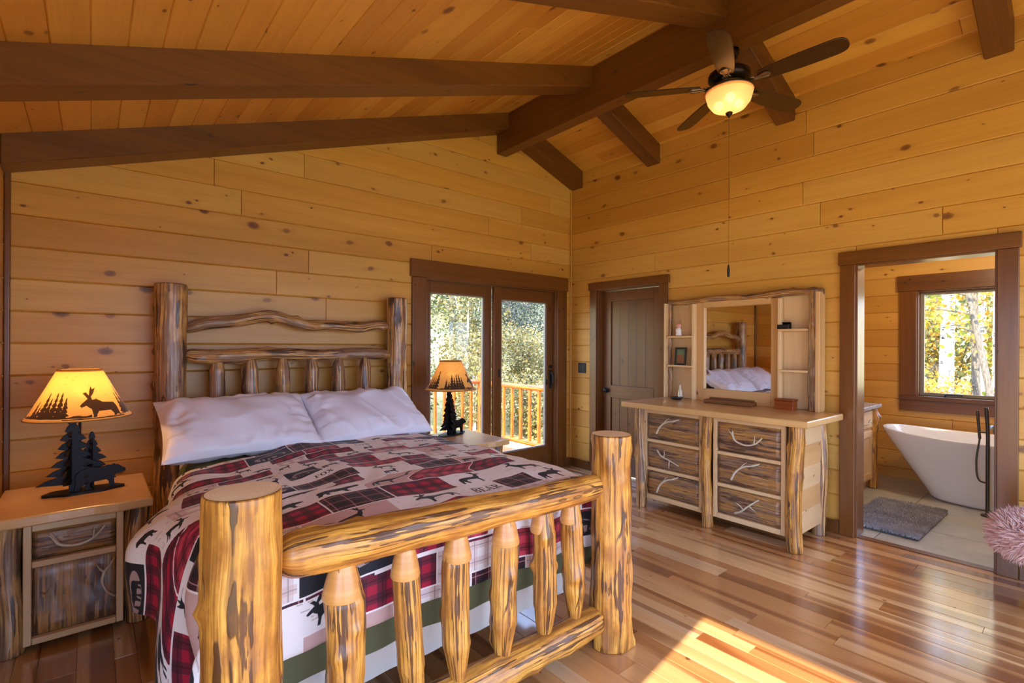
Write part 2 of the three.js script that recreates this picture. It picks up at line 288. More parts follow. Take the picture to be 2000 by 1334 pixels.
const weave = dataTex(256, 256, (i, j, c) => { c[0] = c[1] = c[2] = 120 + 60 * (((i >> 1) + (j >> 1)) % 2) + 60 * vn(i * 0.5, j * 0.5, 128, 128); }, false, 0.25, 0.25);
const tileTex = dataTex(512, 512, (i, j, c) => { const u = i / 512, v = j / 512, n = vn(u * 6, v * 6, 6, 6, 2) * 0.5 + vn(u * 18, v * 18, 18, 18, 3) * 0.3 + vn(u * 60, v * 60, 60, 60, 4) * 0.2, q = vn(u * 4, v * 4, 4, 4, 8); c[0] = mix(186, 150, n) + q * 12; c[1] = mix(188, 156, n) + q * 4; c[2] = mix(184, 158, n) - q * 8; }, true, 1.2, 1.2);
const graniteTex = dataTex(256, 256, (i, j, c) => { const n = vn(i * 0.3, j * 0.3, 77, 77, 3), m = vn(i * 0.8, j * 0.8, 205, 205, 5); c[0] = 112 + 90 * sm(0.4, 0.8, n) + 40 * m; c[1] = 110 + 86 * sm(0.4, 0.8, n) + 40 * m; c[2] = 110 + 84 * sm(0.4, 0.8, n) + 40 * m; }, true, 0.3, 0.3);

const std = (o) => new THREE.MeshPhysicalMaterial(o);
const M = {};
M.pine = [0xffffff, 0xf6ecd4, 0xfff6dc, 0xf0e0bc].map((c) => std({ map: pineTex, color: c, roughness: 0.48, clearcoat: 0.25, clearcoatRoughness: 0.3 }));
M.pineCeil = [0xffecc4, 0xf4dca8, 0xfff2d0, 0xecd09c].map((c) => std({ map: pineTex, color: c, roughness: 0.45, clearcoat: 0.3, clearcoatRoughness: 0.28 }));
M.beam = [0xccb064, 0xc6a85c].map((c) => std({ map: stainTex, color: c, roughness: 0.5, clearcoat: 0.2, clearcoatRoughness: 0.3 }));
M.trim = std({ map: stainTex, color: 0xd0b066, roughness: 0.36, clearcoat: 0.4, clearcoatRoughness: 0.22 });
M.door = std({ map: stainTex, color: 0xc8a884, roughness: 0.4, clearcoat: 0.3, clearcoatRoughness: 0.25 });
M.floor = [0xffffff, 0xf0dcc4, 0xdcbc9c, 0xfff4e0, 0xc8a484, 0xf8e8d0, 0xe4c8a8, 0xd4b494].map((c) => std({ map: floorTex, color: c, roughness: 0.22, ior: 1.65, clearcoat: 1, clearcoatRoughness: 0.12 }));
M.tan = [0xffffff, 0xf4e4cc].map((c) => std({ map: tanTex, color: c, roughness: 0.5, clearcoat: 0.2, clearcoatRoughness: 0.3 }));
M.topWood = std({ map: tanTex, color: 0xf0e4c8, roughness: 0.36, clearcoat: 0.5, clearcoatRoughness: 0.2 });
M.gold = std({ ...goldLog, bumpScale: 0.009, roughness: 0.46, clearcoat: 0.32, clearcoatRoughness: 0.2 });
M.ash = std({ ...ashLog, bumpScale: 0.006, roughness: 0.45, clearcoat: 0.4, clearcoatRoughness: 0.22 });
M.bark = std({ map: slabMap, bumpMap: slabBump, bumpScale: 0.006, roughness: 0.5, clearcoat: 0.3, clearcoatRoughness: 0.25 });
M.barkV = std({ map: slabMapV, roughness: 0.45, clearcoat: 0.4, clearcoatRoughness: 0.25 });
M.end = std({ map: endTex, roughness: 0.45, clearcoat: 0.3, clearcoatRoughness: 0.25 });
M.antler = std({ color: 0xcdbfa6, roughness: 0.5 });
M.iron = std({ color: 0x17171a, roughness: 0.5, metalness: 0.6 });
M.bronze = std({ color: 0x2a2019, roughness: 0.38, metalness: 0.75 });
M.pewter = std({ color: 0x8a7a66, roughness: 0.35, metalness: 0.9 });
M.glass = std({ color: 0xffffff, transmission: 1, roughness: 0, thickness: 0, ior: 1.5 });
M.bead = std({ color: 0x8d8579, roughness: 0.5 });
M.slab = std({ color: 0x8a6a44, roughness: 0.8 });
M.plaster = std({ color: 0xd8cfae, roughness: 0.8 });
M.black = std({ color: 0x0d0d0e, roughness: 0.45 });
M.linen = std({ color: 0xe9e8f2, roughness: 0.42, sheen: 0.4, sheenColor: new THREE.Color(0xffffff), sheenRoughness: 0.4, bumpMap: weave, bumpScale: 0.0004 });
M.deckBoard = std({ map: tanTex, color: 0x9a8468, roughness: 0.7 });
M.cream = std({ color: 0xd6d0c4, roughness: 0.8, bumpMap: weave, bumpScale: 0.001 });
M.olive = std({ color: 0x5d6040, roughness: 0.85, bumpMap: weave, bumpScale: 0.001, sheen: 0.3, sheenColor: new THREE.Color(0x8a8c68) });
M.enamel = std({ color: 0xf2f0ec, roughness: 0.18, clearcoat: 0.6, clearcoatRoughness: 0.08 });
M.tile = std({ map: tileTex, roughness: 0.28 });
M.grout = std({ color: 0x847c70, roughness: 0.9 });
M.granite = std({ map: graniteTex, roughness: 0.2 });
M.mirror = std({ color: 0xf2f4f4, roughness: 0.02, metalness: 1 });
M.gun = std({ color: 0x55524c, roughness: 0.3, metalness: 0.9 });
M.alabaster = std({ color: 0xf2ca94, transmission: 0.6, roughness: 0.86, thickness: 0, ior: 1.45 });

// ---------------------------------------------------------------- the room: floor, walls, ceiling
const ZF = 5.5, XL = -4.84, ceilL = (x) => 2.615 + 0.336 * (x - XL), ceilR = (x) => 3.51 - 0.35 * x, RX = -1.066;
const PITCH = 0.1925, Y0 = 0.1025;
const course = { width: () => PITCH, y0: Y0 - PITCH, len: [1.6, 3.6], T: 0.025, bevel: 0.007 };
{
  const floor = struct('floor', new THREE.BoxGeometry(-XL + 0.15, 0.2, ZF).translate((XL + 0.15) / 2, -0.121, ZF / 2), M.slab);
  const f = new THREE.Group(), r = rng(77); let x = XL;
  const fm = new THREE.Matrix4().makeBasis(V3(0, 0, 1), V3(1, 0, 0), V3(0, 1, 0));
  f.name = 'floorboards'; f.applyMatrix4(fm); floor.add(f);
  boards(f, M.floor, { seed: 77, x0: 0.0, x1: ZF, y0: XL, y1: 0.005, width: () => 0.082 + 0.05 * Math.round(r() * 1.3) + 0.001, len: [0.7, 2.3], T: 0.02, bevel: 0.0022 });
}
const doorL = [-2.01, -0.25, -0.02, 2.09];
{ // gable wall behind the bed
  const w = struct('wall_back', plate([[XL - 0.15, -0.2], [0.15, -0.2], [0.15, ceilR(0) + 0.05], [RX, ceilL(RX) + 0.05], [XL - 0.15, ceilL(XL) + 0.02]], [doorL], 0.14).translate(0, 0, -0.025), M.slab);
  boards(w, M.pine, { ...course, seed: 5, x0: XL, x1: 0, y1: 3.95, holes: [doorL], clips: [(p) => ceilL(p[0]) - p[1], (p) => ceilR(p[0]) - p[1]] });
}
const door2 = [0.42, 1.245, -0.02, 2.085], bath = [2.953, 3.727, -0.02, 2.075];
{
  const w = struct('wall_right', plate([[0, -0.2], [ZF, -0.2], [ZF, 3.56], [0, 3.56]], [door2, bath], 0.12).translate(0, 0, -0.025), M.slab);
  w.rotation.y = -Math.PI / 2;
  boards(w, M.pine, { ...course, seed: 8, x0: 0, x1: ZF, y1: 3.52, holes: [door2, bath] });
}
const door3 = [-5.25, -3.13, -0.02, 2.08];
{
  const w = struct('wall_left', plate([[-ZF, -0.2], [0, -0.2], [0, 2.66], [-ZF, 2.66]], [door3], 0.14).translate(0, 0, -0.025), M.slab);
  w.rotation.y = Math.PI / 2; w.position.x = XL;
  boards(w, M.pine, { ...course, seed: 15, x0: -ZF, x1: 0, y1: 2.62, holes: [door3] });
}
const bigWin = [0.25, 4.6, 0.1, 2.28];
{
  const w = struct('wall_front', plate([[-0.15, -0.2], [4.99, -0.2], [4.99, ceilL(XL) + 0.02], [-RX, ceilL(RX) + 0.05], [-0.15, ceilR(0) + 0.05]], [bigWin], 0.14).translate(0, 0, -0.025), M.slab);
  w.rotation.y = Math.PI; w.position.z = ZF;
  boards(w, M.pine, { ...course, seed: 19, x0: 0, x1: 4.84, y1: 3.95, holes: [bigWin], clips: [(p) => ceilL(-p[0]) - p[1], (p) => ceilR(-p[0]) - p[1]] });
}
{ // ceiling: two board slopes under roof slabs
  const c = struct('ceiling');
  for (const left of [true, false]) {
    const A = left ? Math.atan(0.336) : Math.atan(0.35), len = left ? (RX - XL) / Math.cos(A) : -RX / Math.cos(A);
    const up = left ? V3(Math.cos(A), Math.sin(A), 0) : V3(Math.cos(A), -Math.sin(A), 0), n = left ? V3(Math.sin(A), -Math.cos(A), 0) : V3(-Math.sin(A), -Math.cos(A), 0);
    const m = new THREE.Matrix4().makeBasis(V3(0, 0, -1), up, n).setPosition(left ? XL : RX, left ? ceilL(XL) : ceilR(RX), 0);
    const s = part('slope', new THREE.BoxGeometry(ZF + 0.5, len + (left ? 0.45 : 0.5), 0.2).translate(-ZF / 2, len / 2 + (left ? -0.22 : 0.25), -0.121), M.slab, c);
    s.applyMatrix4(m);
    boards(s, M.pineCeil, { seed: left ? 27 : 33, x0: -ZF, x1: 0, y0: 0, y1: len, width: (() => { const r = rng(4); return () => 0.135 + 0.004 * r(); })(), len: [2.2, 4.5], T: 0.02, bevel: 0.004 });
  }
}
const winB = [2.86, 4.62, 0.92, 2.06];
{ // bathroom shell beyond the right wall
  const bx = 2.42, z0 = 2.1, z1 = 4.9;
  const fl = struct('bathroom_floor', new THREE.BoxGeometry(bx - 0.005, 0.2, z1 - z0).translate((bx + 0.005) / 2, -0.118, (z0 + z1) / 2), M.grout);
  const r = rng(3);
  for (let i = 0; i < 4; i++) for (let j = 0; j < 3; j++) {
    const x0 = 0.03 + i * 0.6, q = z0 + (j * 0.95) - (i % 2) * 0.0, a = Math.min(bx, x0 + 0.594), b = Math.min(z1, q + 0.944);
    const m = part('tile', boardGeo(rect(q, b, x0, a), 0.014, 0.002, false, r() * 2, r() * 2), M.tile, fl); m.applyMatrix4(new THREE.Matrix4().makeBasis(V3(0, 0, 1), V3(1, 0, 0), V3(0, 1, 0)).setPosition(0, -0.004, 0));
  }
   const far = struct('wall_bath_back', plate([[z0, -0.2], [z1, -0.2], [z1, 2.5], [z0, 2.5]], [winB], 0.14).translate(0, 0, -0.025), M.slab); far.rotation.y = -Math.PI / 2; far.position.x = bx;
  boards(far, M.pine, { ...course, seed: 41, x0: z0, x1: z1, y1: 2.44, holes: [winB] });
  for (const s of [0, 1]) {
    const w = struct('wall_bath_' + (s ? 'right' : 'left'), new THREE.BoxGeometry(bx - 0.14, 2.7, 0.12).translate(s ? bx / 2 - 0.07 : bx / 2 + 0.07, 1.15, -0.085), M.slab);
    if (s) { w.rotation.y = Math.PI; w.position.set(bx, 0, z1); } else w.position.z = z0;
    boards(w, M.pine, { ...course, seed: 43 + s, x0: s ? 0 : 0.146, x1: s ? bx - 0.146 : bx, y1: 2.44 });
  }
  struct('bathroom_ceiling', new THREE.BoxGeometry(bx + 0.1, 0.15, z1 - z0 + 0.1).translate(bx / 2 + 0.1, 2.515, (z0 + z1) / 2), M.plaster);
  struct('trim_1', box(0.0, 0.07, -0.012, 0.006, bath[0] - 0.02, bath[1] + 0.02, 'z', 0.003), M.trim); // threshold strip
}
{ // roof over the bathroom side and eaves
  struct('roof', prism([[0.14, 3.56], [3.0, 2.56], [3.0, 2.72], [0.14, 3.74]], 1.9, 5.2, 0.004, 'z'), M.slab);
}
// ---------------------------------------------------------------- casings, doors, windows
function casing(name, mtx, x0, x1, y1, w, hw, over, jamb, y0 = 0) { // header, two side casings and the lining of an opening; local xy plane, face towards +z
  const g = struct(name); g.applyMatrix4(mtx);
  part('casing', box(x0 - w, x0, y0, y1, 0.0, 0.028, 'y', 0.005), M.trim, g);
  part('casing', box(x1, x1 + w, y0, y1, 0.0, 0.028, 'y', 0.005), M.trim, g);
  part('header', box(x0 - w - over, x1 + w + over, y1, y1 + hw, 0.0, 0.034, 'x', 0.005), M.trim, g);
  part('jamb', box(x0 - 0.005, x0 + 0.012, y0, y1, -jamb, 0.004, 'y', 0.003), M.trim, g);
  part('jamb', box(x1 - 0.012, x1 + 0.005, y0, y1, -jamb, 0.004, 'y', 0.003), M.trim, g);
  part('jamb', box(x0, x1, y1 - 0.012, y1 + 0.005, -jamb, 0.004, 'x', 0.003), M.trim, g);
  return g;
}
const I4 = () => new THREE.Matrix4(), rightM = (x = 0) => new THREE.Matrix4().makeRotationY(-Math.PI / 2).setPosition(x, 0, 0), leftM = () => new THREE.Matrix4().makeRotationY(Math.PI / 2).setPosition(XL, 0, 0);
function leaf(g, x0, x1, y0, y1, z, sw, tr, br) { // a glazed door leaf: stiles, rails, beads, pane
  part('stile', box(x0, x0 + sw, y0, y1, z - 0.022, z + 0.022, 'y', 0.004), M.trim, g); part('stile', box(x1 - sw, x1, y0, y1, z - 0.022, z + 0.022, 'y', 0.004), M.trim, g);
  part('rail', box(x0 + sw, x1 - sw, y1 - tr, y1, z - 0.022, z + 0.022, 'x', 0.004), M.trim, g); part('rail', box(x0 + sw, x1 - sw, y0, y0 + br, z - 0.022, z + 0.022, 'x', 0.004), M.trim, g);
  const a = x0 + sw, b = x1 - sw, c = y0 + br, d = y1 - tr, t = 0.014;
  part('glazing_bead', merge([box(a, a + t, c, d, z - 0.014, z + 0.014, 'y', 0.002), box(b - t, b, c, d, z - 0.014, z + 0.014, 'y', 0.002), box(a, b, c, c + t, z - 0.014, z + 0.014, 'x', 0.002), box(a, b, d - t, d, z - 0.014, z + 0.014, 'x', 0.002)]), M.bead, g);
  const p = part('pane', new THREE.PlaneGeometry(b - a, d - c).translate((a + b) / 2, (c + d) / 2, z), M.glass, g); p.castShadow = false;
}
{ // patio door beside the bed
  const g = casing('door_1', I4(), doorL[0], doorL[1], doorL[3], 0.155, 0.165, 0.018, 0.165);
  part('sill', box(doorL[0], doorL[1], -0.02, 0.06, -0.165, -0.02, 'x', 0.004), M.trim, g);
  leaf(g, -2.0, -1.135, 0.06, 2.08, -0.125, 0.1, 0.11, 0.2);
  leaf(g, -1.145, -0.262, 0.06, 2.08, -0.068, 0.1, 0.13, 0.21);
  const hd = part('handle', merge([box(-0.325, -0.285, 0.94, 1.16, -0.046, -0.034, 'y', 0.005), tube(spline([[-0.305, 0.97, -0.04], [-0.305, 0.985, -0.004], [-0.305, 1.05, 0.008], [-0.305, 1.115, -0.004], [-0.305, 1.13, -0.04]], 16), 0.009, 8), new THREE.CylinderGeometry(0.02, 0.02, 0.02, 16).rotateX(Math.PI / 2).translate(-0.305, 1.2, -0.036)]), M.black, g);
  part('latch', box(-0.385, -0.36, 0.99, 1.05, -0.05, -0.03, 'y', 0.005), M.black, g);
  part('lock', box(-1.085, -1.06, 1.1, 1.19, -0.05, -0.038, 'y', 0.005), M.black, g);
}
{ // plank door in the right wall
  const g = casing('door_2', rightM(), door2[0], door2[1], door2[3], 0.095, 0.085, 0.02, 0.14);
  const z = -0.1, x0 = door2[0] + 0.014, x1 = door2[1] - 0.014, s = 0.115;
  part('stile', box(x0, x0 + s, 0.01, 2.07, z - 0.02, z + 0.02, 'y'), M.door, g); part('stile', box(x1 - s, x1, 0.01, 2.07, z - 0.02, z + 0.02, 'y'), M.door, g);
  part('rail', box(x0 + s, x1 - s, 1.95, 2.07, z - 0.02, z + 0.02, 'x'), M.door, g); part('rail', box(x0 + s, x1 - s, 0.86, 1.0, z - 0.02, z + 0.02, 'x'), M.door, g); part('rail', box(x0 + s, x1 - s, 0.01, 0.22, z - 0.02, z + 0.02, 'x'), M.door, g);
  for (const [a, b] of [[0.22, 0.86], [1.0, 1.95]]) for (let k = 0; k < 5; k++) { const w = (x1 - x0 - 2 * s) / 5; const m = part('plank', boardGeo(rect(x0 + s + k * w, x0 + s + (k + 1) * w, a, b), 0.02, 0.004, true), M.door, g); m.position.z = z + 0.004; }
  const kb = part('knob', lathe([[0, 0.055], [0.018, 0.053], [0.026, 0.042], [0.024, 0.03], [0.011, 0.022], [0.011, 0.008], [0.03, 0.006], [0.03, 0]].reverse(), 20).rotateX(Math.PI / 2).translate(x0 + 0.06, 0.94, z + 0.02), M.black, g);
}
{ // doorway to the bathroom
  const g = casing('door_3', rightM(), bath[0], bath[1], bath[3], 0.1, 0.1, 0.012, 0.165);
  for (const [a, b] of [[bath[0] - 0.1, bath[0]], [bath[1], bath[1] + 0.1]]) part('casing', box(a, b, 0, bath[3] + 0.1, -0.18, -0.145, 'y', 0.005), M.trim, g);
}
{ // patio door in the left wall, sun comes through it
  const g = casing('door_4', leftM(), door3[0], door3[1], door3[3], 0.14, 0.16, 0.02, 0.165);
  part('sill', box(door3[0], door3[1], -0.02, 0.06, -0.165, -0.02, 'x', 0.004), M.trim, g);
  leaf(g, door3[0] + 0.01, -4.18, 0.06, 2.07, -0.125, 0.06, 0.02, 0.12); leaf(g, -4.2, door3[1] - 0.01, 0.06, 2.07, -0.068, 0.06, 0.02, 0.12);
}
function windowUnit(name, mtx, o, w, hw, lights, bottomTrim = 0.1) { // casing all round, sashes with panes
  const g = struct(name); g.applyMatrix4(mtx); const [x0, x1, y0, y1] = o;
  part('casing', box(x0 - w, x0, y0 - 0.02, y1, 0, 0.028, 'y'), M.trim, g); part('casing', box(x1, x1 + w, y0 - 0.02, y1, 0, 0.028, 'y'), M.trim, g);
  part('header', box(x0 - w - 0.02, x1 + w + 0.02, y1, y1 + hw, 0, 0.034, 'x'), M.trim, g);
  part('sill', box(x0 - w, x1 + w, y0 - 0.045, y0, -0.14, 0.05, 'x'), M.trim, g);
  part('apron', box(x0 - w, x1 + w, y0 - 0.045 - bottomTrim, y0 - 0.045, 0, 0.024, 'x'), M.trim, g);
  for (const [a, b, c, d] of [[x0 - 0.004, x0 + 0.012, y0, y1], [x1 - 0.012, x1 + 0.004, y0, y1], [x0, x1, y1 - 0.012, y1 + 0.004]]) part('jamb', box(a, b, c, d, -0.165, 0.003, d - c > b - a ? 'y' : 'x', 0.003), M.trim, g);
  const n = lights, ww = (x1 - x0 - 0.024) / n;
  for (let k = 0; k < n; k++) {
    const a = x0 + 0.012 + k * ww, b = a + ww, s = 0.035;
    part('sash', merge([box(a, a + s, y0, y1 - 0.012, -0.12, -0.085, 'y'), box(b - s, b, y0, y1 - 0.012, -0.12, -0.085, 'y'), box(a + s, b - s, y0, y0 + s, -0.12, -0.085), box(a + s, b - s, y1 - 0.012 - s, y1 - 0.012, -0.12, -0.085)]), M.bead, g);
    const p = part('pane', new THREE.PlaneGeometry(b - a - 2 * s, y1 - y0 - 0.012 - 2 * s).translate((a + b) / 2, (y0 + y1 - 0.012) / 2, -0.1), M.glass, g); p.castShadow = false;
  }
  return g;
}
const wb = windowUnit('window_1', rightM(2.42), winB, 0.15, 0.17, 2, 0.12);
part('crank', tube(spline([[3.1, 0.925, 0.0], [3.1, 0.945, 0.03], [3.16, 0.95, 0.035], [3.24, 0.95, 0.03]], 10), 0.008, 6), M.black, wb);
const frontM = new THREE.Matrix4().makeRotationY(Math.PI).setPosition(0, 0, ZF);
windowUnit('window_2', frontM, bigWin, 0.12, 0.12, 4, 0.02);
// baseboards and corner strips
const bb = (name, list) => { const g = struct(name); for (const a of list) part('board', box(...a, 0.004), M.trim, g); };
bb('baseboard_back', [[XL, -2.17, 0, 0.1, 0, 0.02, 'x'], [-0.09, 0, 0, 0.1, 0, 0.02, 'x']]);
bb('baseboard_right', [[-0.02, 0, 0, 0.1, 0.02, 0.32, 'z'], [-0.02, 0, 0, 0.1, 1.345, 2.85, 'z'], [-0.02, 0, 0, 0.1, 3.83, ZF, 'z']]);
bb('baseboard_left', [[XL, XL + 0.02, 0, 0.1, 0.02, 3.1, 'z']]);
struct('trim_2', box(XL, XL + 0.03, 0, 2.6, 0.0, 0.03, 'y', 0.008), M.trim);
struct('trim_3', box(-0.022, 0, 0, 3.5, 0, 0.022, 'y', 0.008), M.pine[1]);

// ---------------------------------------------------------------- timbers under the ceiling
const rb = prism([[-1.157, 3.48], [-1.03, 3.48], [-1.03, 3.9], [-1.157, 3.9]].map(([x, y]) => [x, Math.min(y, ceilL(x) + 0.015, ceilR(x) + 0.015)]), 0.002, ZF - 0.002, 0.006, 'z');
tag(Object.assign(struct('ridge_beam', rb, M.beam[0])), 'long dark-stained ridge beam that carries the ceiling fan', 'beam');
{
  const uL = (x) => 2.445 + 0.336 * (x - XL), uR = (x) => 3.32 - 0.35 * x;
  const L = [[0.002, 0.21, 'rafter on the long slope lying against the wall above the bed'], [1.13, 1.33, 'rafter on the long slope, the one that crosses the ceiling above the pillows'], [2.34, 2.52, 'rafter on the long slope meeting the ridge beam nearest the fan'], [3.62, 3.8, 'rafter on the long slope directly over the viewer']];
  for (const [a, b, l] of L) { const m = struct('rafter', prism([[XL + 0.002, uL(XL)], [-1.158, uL(-1.158)], [-1.158, ceilL(-1.158) + 0.01], [XL + 0.002, ceilL(XL) + 0.01]], a, b, 0.007, 'x'), M.beam[0]); tag(m, 'stained ' + l, 'beam', 'roof rafters'); }
  const Q = [[0.002, 0.19, 'short rafter running down into the far wall corner'], [1.08, 1.24, 'short rafter ending above the plank door'], [2.37, 2.52, 'short rafter behind the fan blades'], [3.66, 3.8, 'short rafter above the bathroom doorway']];
  for (const [a, b, l] of Q) { const m = struct('rafter', prism([[-1.029, uR(-1.029)], [-0.002, uR(-0.002)], [-0.002, ceilR(-0.002) + 0.01], [-1.029, ceilR(-1.029) + 0.01]], a, b, 0.007, 'x'), M.beam[1]); tag(m, 'stained ' + l, 'beam', 'roof rafters'); }
}

// ---------------------------------------------------------------- shared shapes: animals, pines, antlers
const BEAR = [[-0.5, 0.28], [-0.47, 0.36], [-0.38, 0.42], [-0.2, 0.46], [0, 0.44], [0.14, 0.47], [0.22, 0.46], [0.27, 0.49], [0.3, 0.46], [0.36, 0.45], [0.44, 0.39], [0.5, 0.36], [0.5, 0.31], [0.4, 0.29], [0.3, 0.27], [0.26, 0.2], [0.27, 0.05], [0.31, 0.0], [0.19, 0], [0.16, 0.14], [0.1, 0.19], [-0.12, 0.18], [-0.2, 0.16], [-0.22, 0.08], [-0.17, 0], [-0.29, 0], [-0.31, 0.12], [-0.38, 0.1], [-0.42, 0], [-0.52, 0], [-0.48, 0.16]];
const MOOSE = [[-0.5, 0.4], [-0.44, 0.5], [-0.1, 0.53], [0.06, 0.62], [0.18, 0.6], [0.2, 0.68], [0.1, 0.78], [0.02, 0.9], [0.12, 0.86], [0.16, 0.94], [0.21, 0.84], [0.25, 0.72], [0.32, 0.8], [0.42, 0.78], [0.34, 0.7], [0.3, 0.63], [0.42, 0.54], [0.5, 0.46], [0.46, 0.41], [0.34, 0.46], [0.28, 0.4], [0.22, 0.36], [0.2, 0.2], [0.22, 0], [0.15, 0], [0.12, 0.22], [0.06, 0.3], [-0.25, 0.3], [-0.32, 0.2], [-0.28, 0], [-0.35, 0], [-0.41, 0.18], [-0.46, 0.08], [-0.47, 0], [-0.53, 0], [-0.5, 0.22]];
const DEER = [[-0.4, 0.42], [-0.1, 0.46], [0.1, 0.5], [0.18, 0.66], [0.12, 0.8], [0.05, 0.86], [0.13, 0.85], [0.14, 0.96], [0.18, 0.84], [0.24, 0.92], [0.24, 0.8], [0.22, 0.72], [0.34, 0.66], [0.36, 0.61], [0.25, 0.6], [0.2, 0.4], [0.14, 0.3], [0.15, 0], [0.1, 0], [0.06, 0.26], [-0.22, 0.26], [-0.28, 0.2], [-0.25, 0], [-0.3, 0], [-0.38, 0.2], [-0.42, 0], [-0.47, 0], [-0.44, 0.3]];
function pineOutline(h, w, tiers, seed) { // half-closed outline of a ragged spruce, trunk foot at 0
  const r = rng(seed), L = [], Rr = [];
  for (let s of [-1, 1]) { const o = s < 0 ? L : Rr; for (let i = 0; i < tiers; i++) { const t = (i + 0.35) / tiers, t2 = (i + 1) / tiers, ww = (w / 2) * (1 - t * 0.92) * (0.82 + 0.36 * r()); o.push([s * ww, h * (0.1 + 0.9 * (t - 0.02))], [s * ww * 0.72, h * (0.1 + 0.9 * (t + 0.3 / tiers))], [s * ww * 0.36, h * (0.1 + 0.9 * (t2 - 0.03 / tiers))]); } }
  return [[-w * 0.05, 0], [w * 0.05, 0], [w * 0.05, h * 0.1], ...Rr, [0, h], ...L.reverse(), [-w * 0.05, h * 0.1]];
}
const flat = (pts, depth) => { const g = new THREE.ExtrudeGeometry(new THREE.Shape(pts.map((p) => new THREE.Vector2(...p))), { depth, bevelEnabled: true, bevelSize: 0.0012, bevelThickness: 0.0012, bevelSegments: 1 }); return g.translate(0, 0, -depth / 2); };
// antler pull: curved beam with tines, in the xy plane, standing off towards +z
function antler(len, kind) {
  const l = len, c = kind % 2 ? -1 : 1, out = 0.032, k = kind % 3;
  const main = spline(k === 0 ? [[-0.5 * l, 0.03 * c, 0.004], [-0.34 * l, -0.1 * l * c, out], [0, -0.18 * l * c, out * 1.15], [0.3 * l, -0.08 * l * c, out], [0.5 * l, 0.16 * l * c, out * 0.9]] : k === 1 ? [[-0.5 * l, 0.26 * l * c, out * 0.8], [-0.3 * l, 0.02 * l, out], [0, -0.2 * l * c, out * 1.1], [0.25 * l, -0.24 * l * c, out * 0.8], [0.42 * l, -0.3 * l * c, 0.004]] : [[-0.48 * l, -0.2 * l, 0.004], [-0.2 * l, -0.16 * l, out], [0.12 * l, -0.02 * l, out * 1.2], [0.5 * l, 0.12 * l, out]], 22);
  const at = (t) => main[Math.round(t * 22)], tine = (t, dx, dy) => { const p = at(t); return tube(spline([[p.x, p.y, p.z], [p.x + dx * 0.5, p.y + dy * 0.6, p.z + 0.006], [p.x + dx, p.y + dy, p.z + 0.016]], 8), (q) => 0.0052 * (1 - q * 0.75), 7); };
  const g = [tube(main, (q) => 0.0066 * (1 - 0.5 * q) + 0.0016, 8)];
  if (k === 0) g.push(tine(0.72, 0.03 * l, 0.3 * l), tine(0.2, -0.16 * l, 0.22 * l)); else if (k === 1) g.push(tine(0.35, 0.3 * l, 0.24 * l), tine(0.7, 0.28 * l, 0.1 * l)); else g.push(tine(0.45, -0.14 * l, 0.26 * l), tine(0.66, 0.2 * l, -0.2 * l));
  return merge(g);
}
function antlerFork(l) { // upright pull, forked at the top
  const b = spline([[0.25 * l, -0.5 * l, 0.004], [0.1 * l, -0.3 * l, 0.028], [0, 0, 0.034], [0.04 * l, 0.22 * l, 0.03]], 18), p = b[18];
  return merge([tube(b, (q) => 0.004 + 0.0034 * q, 8), tube(spline([[p.x, p.y, p.z], [p.x + 0.09 * l, p.y + 0.12 * l, p.z], [p.x + 0.2 * l, p.y + 0.28 * l, 0.02]], 8), (q) => 0.0062 * (1 - 0.7 * q), 7), tube(spline([[p.x, p.y, p.z], [p.x - 0.09 * l, p.y + 0.1 * l, p.z], [p.x - 0.16 * l, p.y + 0.24 * l, 0.016]], 8), (q) => 0.0062 * (1 - 0.7 * q), 7)]);
}
// slab of log with bark: bulged front, natural edge; local xy, front towards +z
function slabGeo(w, h, bulge, seed, vertical = false) {
  const r = rng(seed), a = r() * 9, nx = 26, ny = 12, pos = [], uv = [], idx = [];
  for (let j = 0; j <= ny; j++) for (let i = 0; i <= nx; i++) {
    const u = i / nx - 0.5, v = j / ny - 0.5, s = vertical ? u : v, e = Math.min(0.5 - Math.abs(u), 0.5 - Math.abs(v));
    let z = bulge * Math.sqrt(clamp(1 - (2 * s) ** 2 * 0.86)) * (0.8 + 0.5 * (vn(u * 6 + a, v * 5 + a) - 0.5)) + bulge * 0.35 * (vn(u * 18 + a, v * 14) - 0.5);
    if (e < 0.001) z = -0.012; pos.push(u * w, v * h, z); uv.push(u * w + a, v * h + a * 0.7);
  }
  for (let j = 0; j < ny; j++) for (let i = 0; i < nx; i++) { const p = j * (nx + 1) + i, q = p + nx + 1; idx.push(p, p + 1, q, q, p + 1, q + 1); }
  const g = new THREE.BufferGeometry(); g.setAttribute('position', new THREE.Float32BufferAttribute(pos, 3)); g.setAttribute('uv', new THREE.Float32BufferAttribute(uv, 2)); g.setIndex(idx); g.computeVertexNormals(); return g;
}
// plank top with a wavy bark edge along the front (towards +z) in metres; y from 0 to t
function liveTop(w, d, t, seed, axis = 'x') {
  const r = rng(seed), a = r() * 20, n = 26, pts = [[w / 2, -d / 2], [-w / 2, -d / 2]];
  for (let i = 0; i <= n; i++) { const u = i / n; pts.push([mix(-w / 2, w / 2, u), d / 2 + 0.012 * (vn(u * 7 + a, 2) - 0.5) * 2]); }
  const s = new THREE.Shape(pts.map((p) => new THREE.Vector2(p[0], -p[1]))), g = new THREE.ExtrudeGeometry(s, { depth: t - 0.016, bevelEnabled: true, bevelSize: 0.009, bevelThickness: 0.008, bevelOffset: -0.009, bevelSegments: 2 });
  return grain(g.rotateX(-Math.PI / 2).translate(0, 0.008, 0), axis, r() * 3, r());
}

